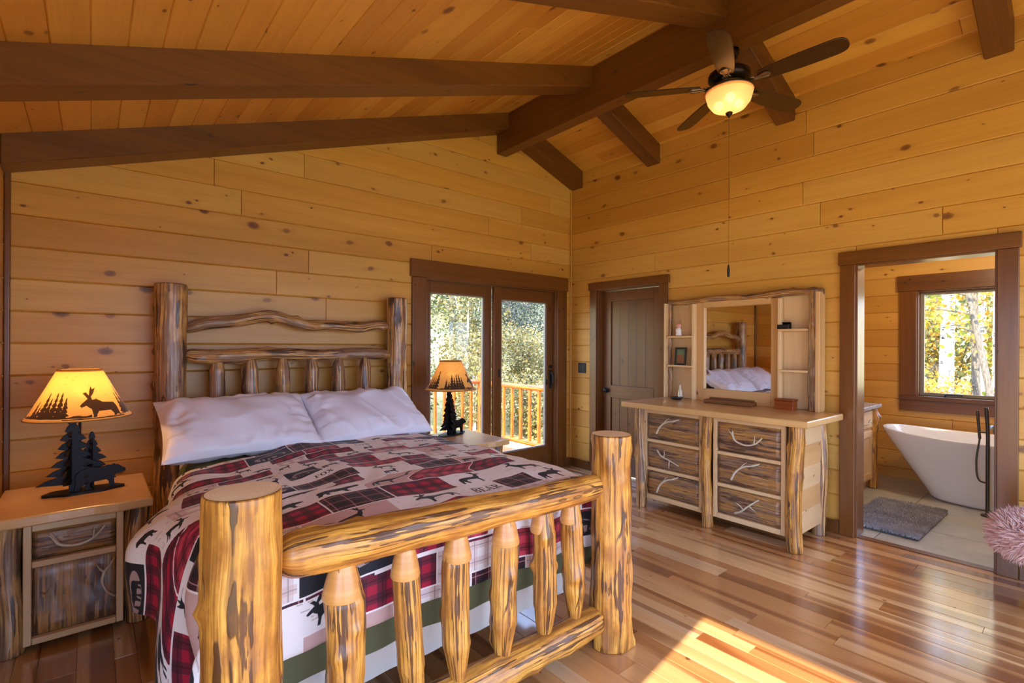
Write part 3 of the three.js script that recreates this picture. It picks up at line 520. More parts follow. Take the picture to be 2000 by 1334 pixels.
// ---------------------------------------------------------------- the log bed
const bed = thing('log_bed', 'queen size bed built from golden peeled logs with spindle headboard and footboard', 'bed', [-3.25, 0, 1.35]);
{
  const ox = 3.25, oz = -1.35, P = (x, y, z) => [x + ox, y, z + oz];
  const post = (x, z, h, r, mat, o, label) => {
    const m = part('post', log(P(x, 0, z), P(x, h, z), r * 1.02, r * 0.97, { seed: o.seed, knots: o.knots ?? 7, rough: o.rough ?? 0.035, knot: o.knot ?? 0.011, bumps: o.bumps ?? [], seg: 40, step: 0.025, open: false }), mat, bed, label);
    part('cut_end', disc(P(x, h + 0.001, z), [0, 1, 0], r * 0.925, 0.035, o.seed), M.end, m);
  };
  post(-4.115, 2.6, 1.035, 0.105, M.gold, { seed: 21, bumps: [[Math.PI * 0.93, 0.735, 0.018, 0.022], [0.9, 0.86, 0.03, 0.006]] }, 'thick golden footboard post with a pale sawn top');
  post(-2.505, 2.62, 1.02, 0.098, M.gold, { seed: 34, rough: 0.075, knots: 15, knot: 0.012 });
  post(-4.04, 0.14, 1.85, 0.093, M.ash, { seed: 41, rough: 0.07, knots: 16, knot: 0.013 }, 'grey-brown headboard post with bark streaks');
  post(-2.385, 0.14, 1.86, 0.09, M.ash, { seed: 48, rough: 0.07, knots: 16, knot: 0.013 });
  const rail = (a, b, r0, r1, mat, o) => part('rail', log(P(...a), P(...b), r0, r1, { e0: 'round', e1: 'round', endLen: 0.07, seg: 30, ...o }), mat, bed);
  rail([-4.03, 0.812, 2.578], [-2.56, 0.772, 2.592], 0.072, 0.06, M.gold, { seed: 52, rough: 0.07, knots: 13, knot: 0.011, bend: (t) => [0, 0.012 * Math.sin(t * 3.1)] });
  rail([-4.03, 0.145, 2.6], [-2.56, 0.135, 2.6], 0.072, 0.066, M.gold, { seed: 57, rough: 0.09, knots: 10 });
  rail([-3.97, 1.595, 0.14], [-2.45, 1.595, 0.14], 0.042, 0.04, M.ash, { seed: 61, rough: 0.16, knots: 14, knot: 0.016, step: 0.02, bend: (t) => [-(0.052 * Math.sin(t * Math.PI) + 0.03 * Math.sin(t * 9.2 - 1.2) + 0.012 * Math.sin(t * 21)) + 0.02, 0.012 * Math.sin(t * 11)] });
  rail([-3.97, 1.372, 0.14], [-2.45, 1.366, 0.14], 0.05, 0.044, M.ash, { seed: 66, rough: 0.13, knots: 13, knot: 0.014, step: 0.02, bend: (t) => [0.008 * Math.sin(t * 13), 0.01 * Math.sin(t * 8)] });
  rail([-3.97, 0.66, 0.14], [-2.45, 0.66, 0.14], 0.05, 0.05, M.ash, { seed: 68, knots: 6 });
  const hs = [-3.768, -3.557, -3.335, -3.122, -2.907, -2.684];
  hs.forEach((x, i) => part('spindle', log(P(x, 0.66, 0.15), P(x, 1.375, 0.15), 0.056, 0.052 - 0.002 * (i % 3), { seed: 70 + i, e1: 'point', e0: 'cut', endLen: 0.1, rough: 0.1, knots: 5, knot: 0.012, seg: 22 }), M.ash, bed));
  const fs = [[-3.827, 0.062], [-3.588, 0.05], [-3.382, 0.054], [-3.157, 0.056], [-2.935, 0.052], [-2.745, 0.05]];
  fs.forEach(([x, r], i) => part('spindle', log(P(x, 0.155, 2.6), P(x, 0.8, 2.588), r, r * 1.0, { seed: 80 + i, e0: 'point', e1: 'point', endLen: 0.16, rough: 0.1, knots: 8, knot: 0.012, seg: 26, step: 0.02, bend: (t) => [0.012 * Math.sin(t * 3 + i * 1.7), 0.006 * Math.sin(t * 4 + i)] }), M.gold, bed));
  fs.forEach(([x, r], i) => part('spindle_tip', lathe([[r * 0.3, 0], [r * 0.62, -0.05], [r * 0.86, -0.1], [r * 0.97, -0.128], [r * 1.04, -0.15], [r * 1.0, -0.156]], 24).translate(x + ox + 0.012 * Math.sin(2.8 + i * 1.7), 0.796, 2.589 + oz), M.tip ??= std({ map: tanTex, color: 0xf0cc90, roughness: 0.42, clearcoat: 0.4, clearcoatRoughness: 0.2 }), bed));
  for (const x of [-4.06, -2.43]) part('side_rail', log(P(x, 0.33, 0.2), P(x, 0.33, 2.56), 0.05, 0.05, { seed: 90, knots: 6, seg: 18, step: 0.06 }), M.gold, bed);
  for (let k = 0; k < 5; k++) part('slat', box(-4.03 + ox, -2.45 + ox, 0.2, 0.225, 0.4 + k * 0.4 + oz, 0.5 + k * 0.4 + oz, 'x'), M.tan[0], bed);
}
{ // mattress on its base with a cream skirt
  const m = thing('mattress', 'mattress on a base with cream fabric skirt hanging behind the footboard spindles', 'mattress', [-3.25, 0.226, 1.35]);
  part('base', new RoundedBoxGeometry(1.53, 0.2, 2.16, 3, 0.03).translate(0, 0.105, 0), M.cream, m);
  part('mattress_body', new RoundedBoxGeometry(1.52, 0.29, 2.16, 4, 0.07).translate(0, 0.352, 0), M.linen, m);
  part('skirt', sheet((u, v) => { const w = u * 22; return V3(mix(-0.765, 0.765, u), mix(0.19, 0.005, v), 1.085 + 0.006 * Math.sin(w * 1.7) * v + 0.01 * v); }, 60, 4, -0.004, (u, v) => [u * 1.5, v * 0.2]), M.cream, m);
}
// folded cloth over the bed: top, side drops and foot drop. s runs across, t along the bed
function spread(o) {
  const xl = o.xl, xr = o.xr, c = (xl + xr) / 2, hw = (xr - xl) / 2, R = 0.075;
  const drop = (d, r) => (d < r * 1.57 ? [r * Math.sin(d / r), r * (1 - Math.cos(d / r))] : [r, r + d - r * 1.57]); // arc over the edge, then straight down
  return (u, v) => {
    const z0 = o.z0(u), t = mix(z0, o.z1 + o.foot, v), over = Math.max(0, t - (o.z1 - R)), dl = o.left(t), dr = o.right(t);
    const s = mix(-hw - dl, hw + dr, u); let x, y = o.y(clamp(s, -hw, hw), Math.min(t, o.z1)), z = Math.min(t, o.z1 - R), dS = 0;
    if (s < -hw + R) { const d = -hw + R - s, q = drop(d, R); x = c - hw + R - q[0]; dS = q[1]; const f = clamp(d / 0.3), fl = o.flare(t); x -= fl * f * (2 - f); dS -= 0.5 * fl * sm(0, 0.3, d); if (o.fold) { const w = o.fold(t, d); x -= w[0]; z += w[1]; } }
    else if (s > hw - R) { const d = s - hw + R, q = drop(d, R); x = c + hw - R + q[0]; dS = q[1]; x += 0.03 * clamp(d / 0.4); }
    else x = c + s;
    if (over > 0) { const q = drop(over, R); z = o.z1 - R + q[0] + 0.008 * Math.sin(x * 17 + 1) * clamp(over * 3) + (z - Math.min(t, o.z1 - R)); y -= Math.max(q[1], dS) + 0.35 * Math.min(q[1], dS); } else y -= dS;
    return V3(x, y, z);
  };
}
{
  const b = thing('blanket', 'olive green blanket showing below the patchwork quilt at the foot of the bed', 'blanket', [0, 0, 0]);
  const P = spread({ xl: -4.045, xr: -2.455, z0: () => 0.6, z1: 2.468, foot: 0.375, left: () => 0.3, right: () => 0.3, y: (s, t) => 0.742 + 0.014 * (1 - (s / 0.8) ** 2), flare: () => 0.0 });
  const body = sheet((u, v) => { const p = P(u, v); p.x += 0.004 * vn(p.y * 9, p.z * 9); p.z += 0.012 * (vn(p.x * 6, p.y * 10) - 0.5) * sm(0.72, 0.6, p.y); return p; }, 70, 90, -0.012, (u, v) => [u * 2.2, v * 2.2]);
  const m = new THREE.Mesh(body, M.olive); m.name = 'blanket_body'; b.add(m); m.castShadow = m.receiveShadow = true;
}
// printed quilt: plaid, silhouettes, lettering
const quiltTex = (() => {
  const S = 2048, W = 2.9, cv = document.createElement('canvas'); cv.width = cv.height = S; const g = cv.getContext('2d'), k = S / W, r = rng(12);
  const RED = '#b01a3c', DKRED = '#5c1022', BLK = '#1c2028', CRM = '#f3f1ef', PINK = '#d0aea6', GRY = '#9a8f90', ROSE = '#cc4256';
  const poly = (pts, x, y, s, fl) => { g.beginPath(); pts.forEach((p, i) => g[i ? 'lineTo' : 'moveTo'](x + p[0] * s * (fl ? -1 : 1), y - p[1] * s)); g.closePath(); g.fill(); };
  const plaid = (x, y, w, h, a, b, c) => { g.fillStyle = a; g.fillRect(x, y, w, h); g.save(); g.beginPath(); g.rect(x, y, w, h); g.clip(); g.globalAlpha = 0.42; g.fillStyle = b; const q = 0.034 * k; for (let i = 0; i < w; i += q * 2) g.fillRect(x + i, y, q, h); for (let j = 0; j < h; j += q * 2) g.fillRect(x, y + j, w, q); g.globalAlpha = 0.7; g.fillStyle = c; for (let i = q / 2; i < w; i += q * 2) g.fillRect(x + i, y, 3, h); for (let j = q / 2; j < h; j += q * 2) g.fillRect(x, y + j, w, 3); g.restore(); };
  const scene1 = (x, y, w, h) => { g.fillStyle = BLK; g.fillRect(x, y, w, h); g.fillStyle = PINK; g.globalAlpha = 0.8; g.beginPath(); g.ellipse(x + w * 0.5, y + h * 0.55, w * 0.36, h * 0.26, 0, 0, 7); g.fill(); g.globalAlpha = 1; g.fillStyle = BLK; poly(r() < 0.5 ? BEAR : MOOSE, x + w * 0.5, y + h * 0.78, Math.min(w * 0.6, h * 0.9), r() < 0.5); for (let i = 0; i < 5; i++) poly(pineOutline(1, 0.5, 5, 3 + i), x + w * (0.08 + 0.2 * i), y + h * 0.9, h * (0.35 + 0.2 * r())); };
  const white = (x, y, w, h, word) => { g.fillStyle = CRM; g.fillRect(x, y, w, h); g.fillStyle = '#cbb9b4'; for (let i = 0; i < 12; i++) g.fillRect(x + w * r(), y + h * r(), w * 0.16 * r(), 3); g.fillStyle = BLK; if (word) { g.font = 'bold ' + Math.round(h * 0.5) + 'px serif'; g.textAlign = 'center'; g.textBaseline = 'middle'; g.fillText(word, x + w / 2, y + h * 0.5, w * 0.8); } else poly([BEAR, MOOSE, DEER][Math.floor(r() * 3)], x + w * 0.5, y + h * 0.85, Math.min(w * 0.85, h * 0.95), r() < 0.5); };
  const words = ['FOX', 'BEAR']; let wi = 0, y = 0, row = 0;
  while (y < S) {
    const h = Math.round((0.1 + 0.1 * r()) * k); let x = -Math.round(r() * 0.2 * k), last = -1;
    while (x < S) {
      const w = Math.round((0.15 + 0.2 * r()) * k); let t = [0, 1, 2, 3, 4, 3, 6, 7, 8, 9, 4, 0, 5, 2][Math.floor(r() * 14)]; if (t === last) t = (t + 3) % 10; last = t;
      if (t < 2) plaid(x, y, w, h, RED, BLK, '#3a0c18'); else if (t === 2) plaid(x, y, w, h, ROSE, DKRED, BLK); else if (t < 5) white(x, y, w, h); else if (t === 5) white(x, y, w, h, words[wi++ % 2]); else if (t === 6) scene1(x, y, w, h); else if (t === 7) plaid(x, y, w, h, CRM, PINK, GRY); else if (t === 8) plaid(x, y, w, h, BLK, DKRED, PINK); else { g.fillStyle = PINK; g.fillRect(x, y, w, h); g.fillStyle = BLK; poly([BEAR, DEER][Math.floor(r() * 2)], x + w / 2, y + h * 0.85, Math.min(w, h) * 0.9, false); }
      g.fillStyle = CRM; g.fillRect(x + w - 5, y, 5, h); x += w;
    }
    g.fillStyle = CRM; g.fillRect(0, y + h - 5, S, 5); y += h; row++;
  }
  const t = new THREE.CanvasTexture(cv); t.colorSpace = THREE.SRGBColorSpace; t.wrapS = t.wrapT = THREE.RepeatWrapping; t.repeat.set(1 / W, 1 / W); t.anisotropy = 8; return t;
})();
{
  const q = thing('quilt', 'red, black and white patchwork quilt printed with bears and moose, draped over the bed', 'quilt', [0, 0, 0]);
  const mat = std({ map: quiltTex, roughness: 0.75, sheen: 0.25, sheenColor: new THREE.Color(0xffffff), sheenRoughness: 0.5, bumpMap: weave, bumpScale: 0.0008 });
  const puff = (s, t) => 0.016 * (vn(s * 5 + 20, t * 5) - 0.5) * 2 + 0.009 * (vn(s * 14 + 9, t * 12) - 0.5);
  const o = { xl: -4.085, xr: -2.43, z0: (u) => 1.03 - 0.27 * sm(0.22, 0.5, u) - 0.03 * Math.sin(u * Math.PI), z1: 2.492, foot: 0.3,
    left: (t) => 0.36 + 0.03 * sm(0.9, 1.5, t) + 0.36 * sm(1.86, 2.0, t), right: () => 0.32,
    y: (s, t) => 0.778 + 0.022 * (1 - (s / 0.83) ** 2) + puff(s, t) - 0.01 * sm(2.2, 2.49, t),
    flare: (t) => 0.04 * sm(0.75, 0.95, t) + 0.165 * sm(1.05, 1.65, t) - 0.12 * sm(1.82, 2.05, t), fold: (t, d) => { const f = clamp(d / 0.35); return [0.035 * f * Math.sin(t * 12 + d * 5) + 0.02 * f * Math.sin(t * 27 - d * 3) + 0.05 * f * Math.exp(-(((t - 1.75) / 0.12) ** 2)), 0.22 * f * d]; } };
  const P = spread(o);
  part('quilt_body', sheet(P, 130, 120, -0.022, (u, v) => [mix(-0.83 - 0.5, 0.83 + 0.3, u) + 1.5, 2.6 - mix(0.72, 2.78, v)]), mat, q);
}
// pillows
function pillowGeo(w, h, th, seed) {
  const r = rng(seed), a = r() * 30, nu = 56, nv = 40, pos = [], uv = [], idx = [];
  for (const side of [1, -1]) for (let j = 0; j <= nv; j++) for (let i = 0; i <= nu; i++) {
    const u = (i / nu) * 2 - 1, v = (j / nv) * 2 - 1, e = Math.pow(clamp(1 - Math.abs(u) ** 3.4), 0.5) * Math.pow(clamp(1 - Math.abs(v) ** 3), 0.5);
    const pinch = 1 - 0.05 * (1 - Math.abs(u) ** 2) * 0, x = (w / 2) * u * (1 - 0.055 * (1 - v * v)) , y = (h / 2) * v * (1 - 0.075 * (1 - u * u));
    const edge = sm(0.45, 0.98, Math.max(Math.abs(u), Math.abs(v))), ang = Math.atan2(v, u);
    let z = side * (th / 2) * e * (1 + 0.16 * (vn(u * 2 + a, v * 2 + 9) - 0.5) + 0.6 * edge * (vn(u * (9 + 3 * Math.abs(v)) + a, v * 1.6 + 4) - 0.5) + 0.35 * edge * (vn(u * 2.2 + 3, v * 11 + a) - 0.5)) ;
    z += side * e * (0.012 * Math.sin((u * 0.7 + v * 0.4) * 9 + a) * sm(0.9, 0.2, Math.abs(u)) + 0.02 * (1 - Math.abs(2 * vn(u * 3.2 + v * 1.1 + a, v * 1.3 - u * 0.6 + 7) - 1)) ** 3);
    pos.push(x * pinch, y, z); uv.push(x, y);
  }
  const C = (nu + 1) * (nv + 1);
  for (let j = 0; j < nv; j++) for (let i = 0; i < nu; i++) { const p = j * (nu + 1) + i, q = p + nu + 1; idx.push(p, p + 1, q, q, p + 1, q + 1, C + p, C + q, C + p + 1, C + p + 1, C + q, C + q + 1); }
  const g = new THREE.BufferGeometry(); g.setAttribute('position', new THREE.Float32BufferAttribute(pos, 3)); g.setAttribute('uv', new THREE.Float32BufferAttribute(uv, 2)); g.setIndex(idx); g.computeVertexNormals(); return g;
}
for (const [x, y, z, w, h, rx, rz, seed, l] of [[-3.70, 0.93, 0.575, 0.9, 0.59, -1.04, 0.0, 3, 'plump white satin pillow on the bed by the lit moose lamp'], [-2.84, 0.925, 0.545, 0.88, 0.58, -1.03, 0.012, 8, 'plump white satin pillow on the bed by the patio door']]) {
  const p = thing('pillow', l, 'pillow', [x, y, z], 0, 'white pillows'); const m = part('pillow_case', pillowGeo(w, h, 0.2, seed), M.linen, p); m.rotation.set(rx, 0, rz);
}

// ---------------------------------------------------------------- nightstands
function nightstand(pos, label) {
  const t = thing('nightstand', label, 'nightstand', pos, 0, 'log nightstands');
  const hx = 0.24, zf = 0.25, zb = -0.2; // body half width, leg fronts
  part('top', liveTop(0.6, 0.64, 0.048, 5).translate(0, 0.612, 0), M.topWood, t);
  for (const [x, z, s] of [[-hx, zf - 0.06, 1], [hx, zf - 0.06, 2], [-hx, zb, 3], [hx, zb, 4]]) part('leg', log([x, 0, z], [x, 0.614, z], 0.058, 0.052, { seed: 100 + s, rough: 0.09, knots: 8, knot: 0.014, seg: 24, bend: (q) => [0.012 * Math.sin(q * 5 + s), 0.01 * Math.sin(q * 4 + s * 2)] }), M.ash, t);
  const f = (x0, x1, y0, y1, ax) => part('face_frame', box(x0, x1, y0, y1, zf - 0.035, zf, ax, 0.005), M.tan[0], t), F = 0.185;
  f(-F, -F + 0.03, 0.035, 0.6, 'y'); f(F - 0.03, F, 0.035, 0.6, 'y'); f(-F + 0.03, F - 0.03, 0.565, 0.6, 'x'); f(-F + 0.03, F - 0.03, 0.395, 0.425, 'x'); f(-F + 0.03, F - 0.03, 0.035, 0.065, 'x');
  part('side_panel', box(-hx - 0.005, -hx + 0.012, 0.06, 0.6, zb, zf - 0.06, 'y'), M.tan[1], t); part('side_panel', box(hx - 0.012, hx + 0.005, 0.06, 0.6, zb, zf - 0.06, 'y'), M.tan[1], t); part('back_panel', box(-hx, hx, 0.06, 0.6, zb - 0.012, zb, 'y'), M.tan[1], t);
  const d = part('drawer', slabGeo(0.31, 0.14, 0.02, 9).translate(0, 0.495, zf - 0.024), M.bark, t); part('handle', antler(0.2, 0).translate(0.01, 0.515, zf - 0.004), M.antler, d, 'white antler pull');
  const dr = part('door', slabGeo(0.31, 0.33, 0.012, 14, true).translate(0, 0.23, zf - 0.022), M.barkV, t); part('handle', antlerFork(0.2).translate(0.1, 0.27, zf - 0.008), M.antler, dr, 'white antler pull');
  return t;
}
const ns1 = nightstand([-4.5, 0, 0.69], 'log nightstand with antler pulls under the lit moose lamp');
copyOf(ns1, 'log nightstand with pale live-edge top in front of the patio door', [-2.05, 0, 0.63]);

// ---------------------------------------------------------------- table lamps
const shadeTex = (lit) => {
  const W = 1024, H = 256, cv = document.createElement('canvas'); cv.width = W; cv.height = H; const g = cv.getContext('2d'); g.fillStyle = '#e8b867'; g.fillRect(0, 0, W, H);
  const r = rng(6); g.fillStyle = '#3f2a10'; g.strokeStyle = '#3f2a10';
  const poly = (pts, x, y, s, fl) => { g.beginPath(); pts.forEach((p, i) => g[i ? 'lineTo' : 'moveTo'](x + p[0] * s * (fl ? -1 : 1), y - p[1] * s)); g.closePath(); g.fill(); };
  const base = H * 0.8;
  for (const cx of [0, W * 0.5, W]) {
    poly(MOOSE, cx + 66, base - 6, 150, true); poly(MOOSE, cx - 190, base - 2, 60, false);
    for (let i = 0; i < 7; i++) poly(pineOutline(1, 0.42, 6, 20 + i), cx - 60 - i * 21, base - 14 + 4 * r(), 60 + 62 * r());
    for (let i = 0; i < 4; i++) poly(pineOutline(1, 0.42, 6, 30 + i), cx + 170 + i * 26, base - 8, 80 + 70 * r());
    g.beginPath(); g.moveTo(cx - 250, base - 30); for (let i = 0; i <= 20; i++) g.lineTo(cx - 250 + i * 14, base - 28 - 12 * vn(i * 0.7, 3)); for (let i = 20; i >= 0; i--) g.lineTo(cx - 250 + i * 14, base - 12 + 6 * vn(i * 0.9, 8)); g.fill();
    g.beginPath(); g.moveTo(cx - 60, base + 14); for (let i = 0; i <= 24; i++) g.lineTo(cx - 60 + i * 9, base + 4 - 9 * vn(i * 0.8, 5)); for (let i = 24; i >= 0; i--) g.lineTo(cx - 60 + i * 9, base + 18 + 4 * vn(i * 0.8, 9)); g.fill();
  }
  for (let i = 0; i < 300; i++) { g.globalAlpha = 0.08; g.fillRect(r() * W, r() * H, 20 * r(), 8 * r()); } g.globalAlpha = 1;
  g.fillStyle = '#7a4d18'; g.fillRect(0, 0, W, 6); g.fillRect(0, H - 7, W, 7);
  const t = new THREE.CanvasTexture(cv); t.colorSpace = THREE.SRGBColorSpace; t.wrapS = THREE.RepeatWrapping; return t;
};
M.shade = std({ map: shadeTex(), transmission: 0.55, roughness: 0.97, thickness: 0, ior: 1.4 });
function tableLamp(pos, turn, label, lit) {
  const t = thing('table_lamp', label, 'lamp', pos, turn, 'moose shade table lamps');
  const tw = 0.011;
  part('base_plate', (() => { const g = new THREE.CylinderGeometry(1, 1, 0.012, 48).translate(0, 0.006, 0); const p = g.attributes.position; for (let i = 0; i < p.count; i++) { const a = Math.atan2(p.getZ(i), p.getX(i)); p.setX(i, p.getX(i) * (0.165 + 0.008 * Math.sin(a * 5)) + 0.02); p.setZ(i, p.getZ(i) * (0.07 + 0.006 * Math.sin(a * 7))); } g.computeVertexNormals(); return g; })(), M.iron, t);
  part('pine_tree', merge([flat(pineOutline(0.4, 0.25, 8, 4), tw).translate(-0.03, 0.012, 0.012), flat(pineOutline(0.38, 0.22, 7, 9), tw).rotateY(1.2).translate(-0.03, 0.012, -0.004)]), M.iron, t);
  part('pine_tree', merge([flat(pineOutline(0.3, 0.19, 7, 6), tw).translate(0.05, 0.012, -0.02), flat(pineOutline(0.27, 0.15, 7, 8), tw).rotateY(1.1).translate(0.05, 0.012, -0.02)]), M.iron, t);
  part('bear', flat(BEAR.map(([x, y]) => [x * 0.21, y * 0.25]), 0.014).translate(0.085, 0.011, 0.022), M.iron, t, 'walking black bear cut-out');
  part('stem', merge([tube([[0, 0.01, 0], [0, 0.43, 0]], 0.006, 10), new THREE.CylinderGeometry(0.018, 0.018, 0.05, 16).translate(0, 0.44, 0)]), M.iron, t);
  const S0 = 0.4, S1 = 0.652;
  const sh = part('lamp_shade', new THREE.LatheGeometry([[0.222, S0], [0.205, S0 + 0.022], [0.15, S0 + 0.13], [0.092, S1]].map((p) => new THREE.Vector2(...p)), 64), M.shade, t); sh.castShadow = false;
  part('rim', merge([new THREE.TorusGeometry(0.0922, 0.0028, 6, 48).rotateX(Math.PI / 2).translate(0, S1, 0), new THREE.TorusGeometry(0.2222, 0.003, 6, 64).rotateX(Math.PI / 2).translate(0, S0, 0)]), std({ color: 0x9a6a2c, roughness: 0.7 }), sh);
  const b = part('bulb', new THREE.SphereGeometry(0.028, 20, 14).translate(0, 0.53, 0), std({ color: 0xfff0d8, roughness: 0.4, emissive: new THREE.Color(1, 0.72, 0.4), emissiveIntensity: lit ? 6 : 0 }), t); b.castShadow = false;
  if (lit) { const l = new THREE.PointLight(0xffc07c, lit, 0, 2); l.name = 'table_lamp_light'; l.position.set(0, 0.53, 0); l.castShadow = true; l.shadow.radius = 1.4; t.add(l); }
  return t;
}
tableLamp([-4.49, 0.66, 0.66], 0.06, 'lit table lamp with glowing amber moose shade over black pine and bear base', TABLE);
tableLamp([-2.03, 0.66, 0.47], 0.35, 'table lamp with amber shade standing before the patio door glass', TABLE * 0.15);

// ---------------------------------------------------------------- dresser (front towards -x; local x = world z, local z = -world x)
{
  const t = thing('dresser', 'wide six-drawer log dresser with antler pulls and bark-faced drawers', 'dresser', [-0.36, 0, 2.11], -Math.PI / 2 - 0.017);
  const zf = 0.27, zb = -0.22, hx = 0.65; // front of frame, rear legs, half width between leg centres
  part('top', liveTop(1.56, 0.68, 0.05, 17).translate(0, 0.892, 0.05), M.topWood, t);
  for (const [x, z, s, r] of [[-hx, zf + 0.0, 1, 0.05], [0, zf + 0.01, 2, 0.042], [hx + 0.01, zf, 3, 0.055], [-hx, zb, 4, 0.045], [hx, zb, 5, 0.045]]) part('leg', log([x, 0, z], [x, 0.894, z], r, r * 0.92, { seed: 120 + s, rough: 0.08, knots: 9, knot: 0.012, seg: 24, bend: (q) => [0.014 * Math.sin(q * 5 + s), 0.006 * Math.sin(q * 6 + s)] }), s === 2 || s === 3 ? M.gold : M.ash, t);
  for (const sgn of [-1, 1]) {
    const x0 = sgn < 0 ? -hx + 0.03 : 0.045, x1 = sgn < 0 ? -0.045 : hx - 0.055, f = (a, b, c, d, ax) => part('face_frame', box(a, b, c, d, zf - 0.035, zf, ax, 0.004), M.tan[0], t);
    f(x0, x0 + 0.028, 0.085, 0.885, 'y'); f(x1 - 0.032, x1, 0.085, 0.885, 'y');
    for (const [a, b] of [[0.085, 0.125], [0.34, 0.366], [0.592, 0.618], [0.85, 0.885]]) f(x0 + 0.028, x1 - 0.032, a, b, 'x');
    [[0.125, 0.34], [0.366, 0.592], [0.618, 0.85]].forEach(([a, b], i) => {
      const w = x1 - x0 - 0.06, d = part('drawer', slabGeo(w, b - a + 0.004, 0.026, 30 + i * 2 + sgn).translate((x0 + x1) / 2 - 0.002, (a + b) / 2, zf - 0.022), M.bark, t);
      part('handle', antler(0.24, [1, 2, 1, 2, 1, 0][i + (sgn > 0 ? 3 : 0)]).rotateZ([0.15, -0.7, 0.05, 0.35, 0.1, -0.1][i + (sgn > 0 ? 3 : 0)]).translate((x0 + x1) / 2 + (sgn < 0 ? -0.02 : 0.0), (a + b) / 2 + 0.012, zf - 0.0), M.antler, d, 'white antler pull');
    });
  }
  for (let k = 0; k < 5; k++) for (const s of [-1, 1]) { const m = part('side_plank', boardGeo(rect(-zf + 0.03, -zb, 0.1 + k * 0.157, 0.1 + (k + 1) * 0.157), 0.018, 0.004), M.tan[k % 2], t); m.rotation.y = s * Math.PI / 2; m.position.x = s * (hx + 0.018); if (s < 0) m.position.z = 0.0; if (s < 0) m.position.z = zf - 0.03 + zb; }
  part('back_panel', box(-hx, hx, 0.09, 0.885, zb - 0.01, zb, 'x'), M.tan[1], t);
  part('bottom', box(-hx, hx, 0.085, 0.1, zb, zf - 0.036, 'x'), M.tan[1], t);
}
{ // mirror hutch on the dresser
  const t = thing('mirror_hutch', 'log-framed mirror with narrow shelves on both sides, standing on the dresser', 'mirror', [-0.1, 0.941, 2.07], -Math.PI / 2 - 0.010);
  const H = 0.955, zb = -0.06, z = (d) => d;
  part('back_panel', box(-0.66, 0.645, 0.0, H - 0.03, zb - 0.014, zb, 'y'), M.tan[0], t);
  part('mirror_glass', new THREE.BoxGeometry(0.62, 0.79, 0.006).translate(0.0, 0.49, zb + 0.022), M.mirror, t);
  const fr = (a, b, c, d, ax, dz = 0.05) => part('mirror_frame', box(a, b, c, d, zb, zb + dz, ax, 0.006), M.tan[1], t);
  fr(-0.385, -0.3, 0.0, H - 0.04, 'y'); fr(0.3, 0.385, 0.0, H - 0.04, 'y'); fr(-0.3, 0.3, 0.0, 0.115, 'x'); fr(-0.3, 0.3, 0.865, 0.92, 'x');
  part('frame_log', log([-0.68, H - 0.02, zb + 0.04], [0.69, H - 0.005, zb + 0.04], 0.026, 0.026, { seed: 140, rough: 0.18, knots: 12, knot: 0.012, seg: 18, bend: (q) => [0.006 * Math.sin(q * 14), 0] }), M.ash, t);
  part('frame_log', log([-0.665, 0, zb + 0.04], [-0.665, H - 0.02, zb + 0.04], 0.022, 0.02, { seed: 141, rough: 0.16, knots: 9, seg: 18 }), M.ash, t);
  part('frame_log', log([0.635, 0, zb + 0.05], [0.635, H, zb + 0.05], 0.045, 0.04, { seed: 142, rough: 0.14, knots: 11, knot: 0.012, seg: 20 }), M.ash, t);
  part('side_board', box(0.66, 0.69, 0, H - 0.02, zb, zb + 0.12, 'y'), M.tan[1], t); part('side_board', box(-0.69, -0.67, 0, H - 0.03, zb, zb + 0.11, 'y'), M.tan[0], t);
  for (const [a, b, y] of [[-0.645, -0.385, 0.325], [-0.645, -0.385, 0.605], [0.385, 0.6, 0.32], [0.385, 0.6, 0.65]]) part('shelf', box(a, b, y - 0.018, y, zb, zb + 0.115, 'x', 0.003), M.tan[0], t);
  for (const x of [-0.385, 0.385]) part('divider', box(x - 0.012, x + 0.012, 0, H - 0.05, zb + 0.05, zb + 0.1, 'y', 0.003), M.tan[0], t);
}
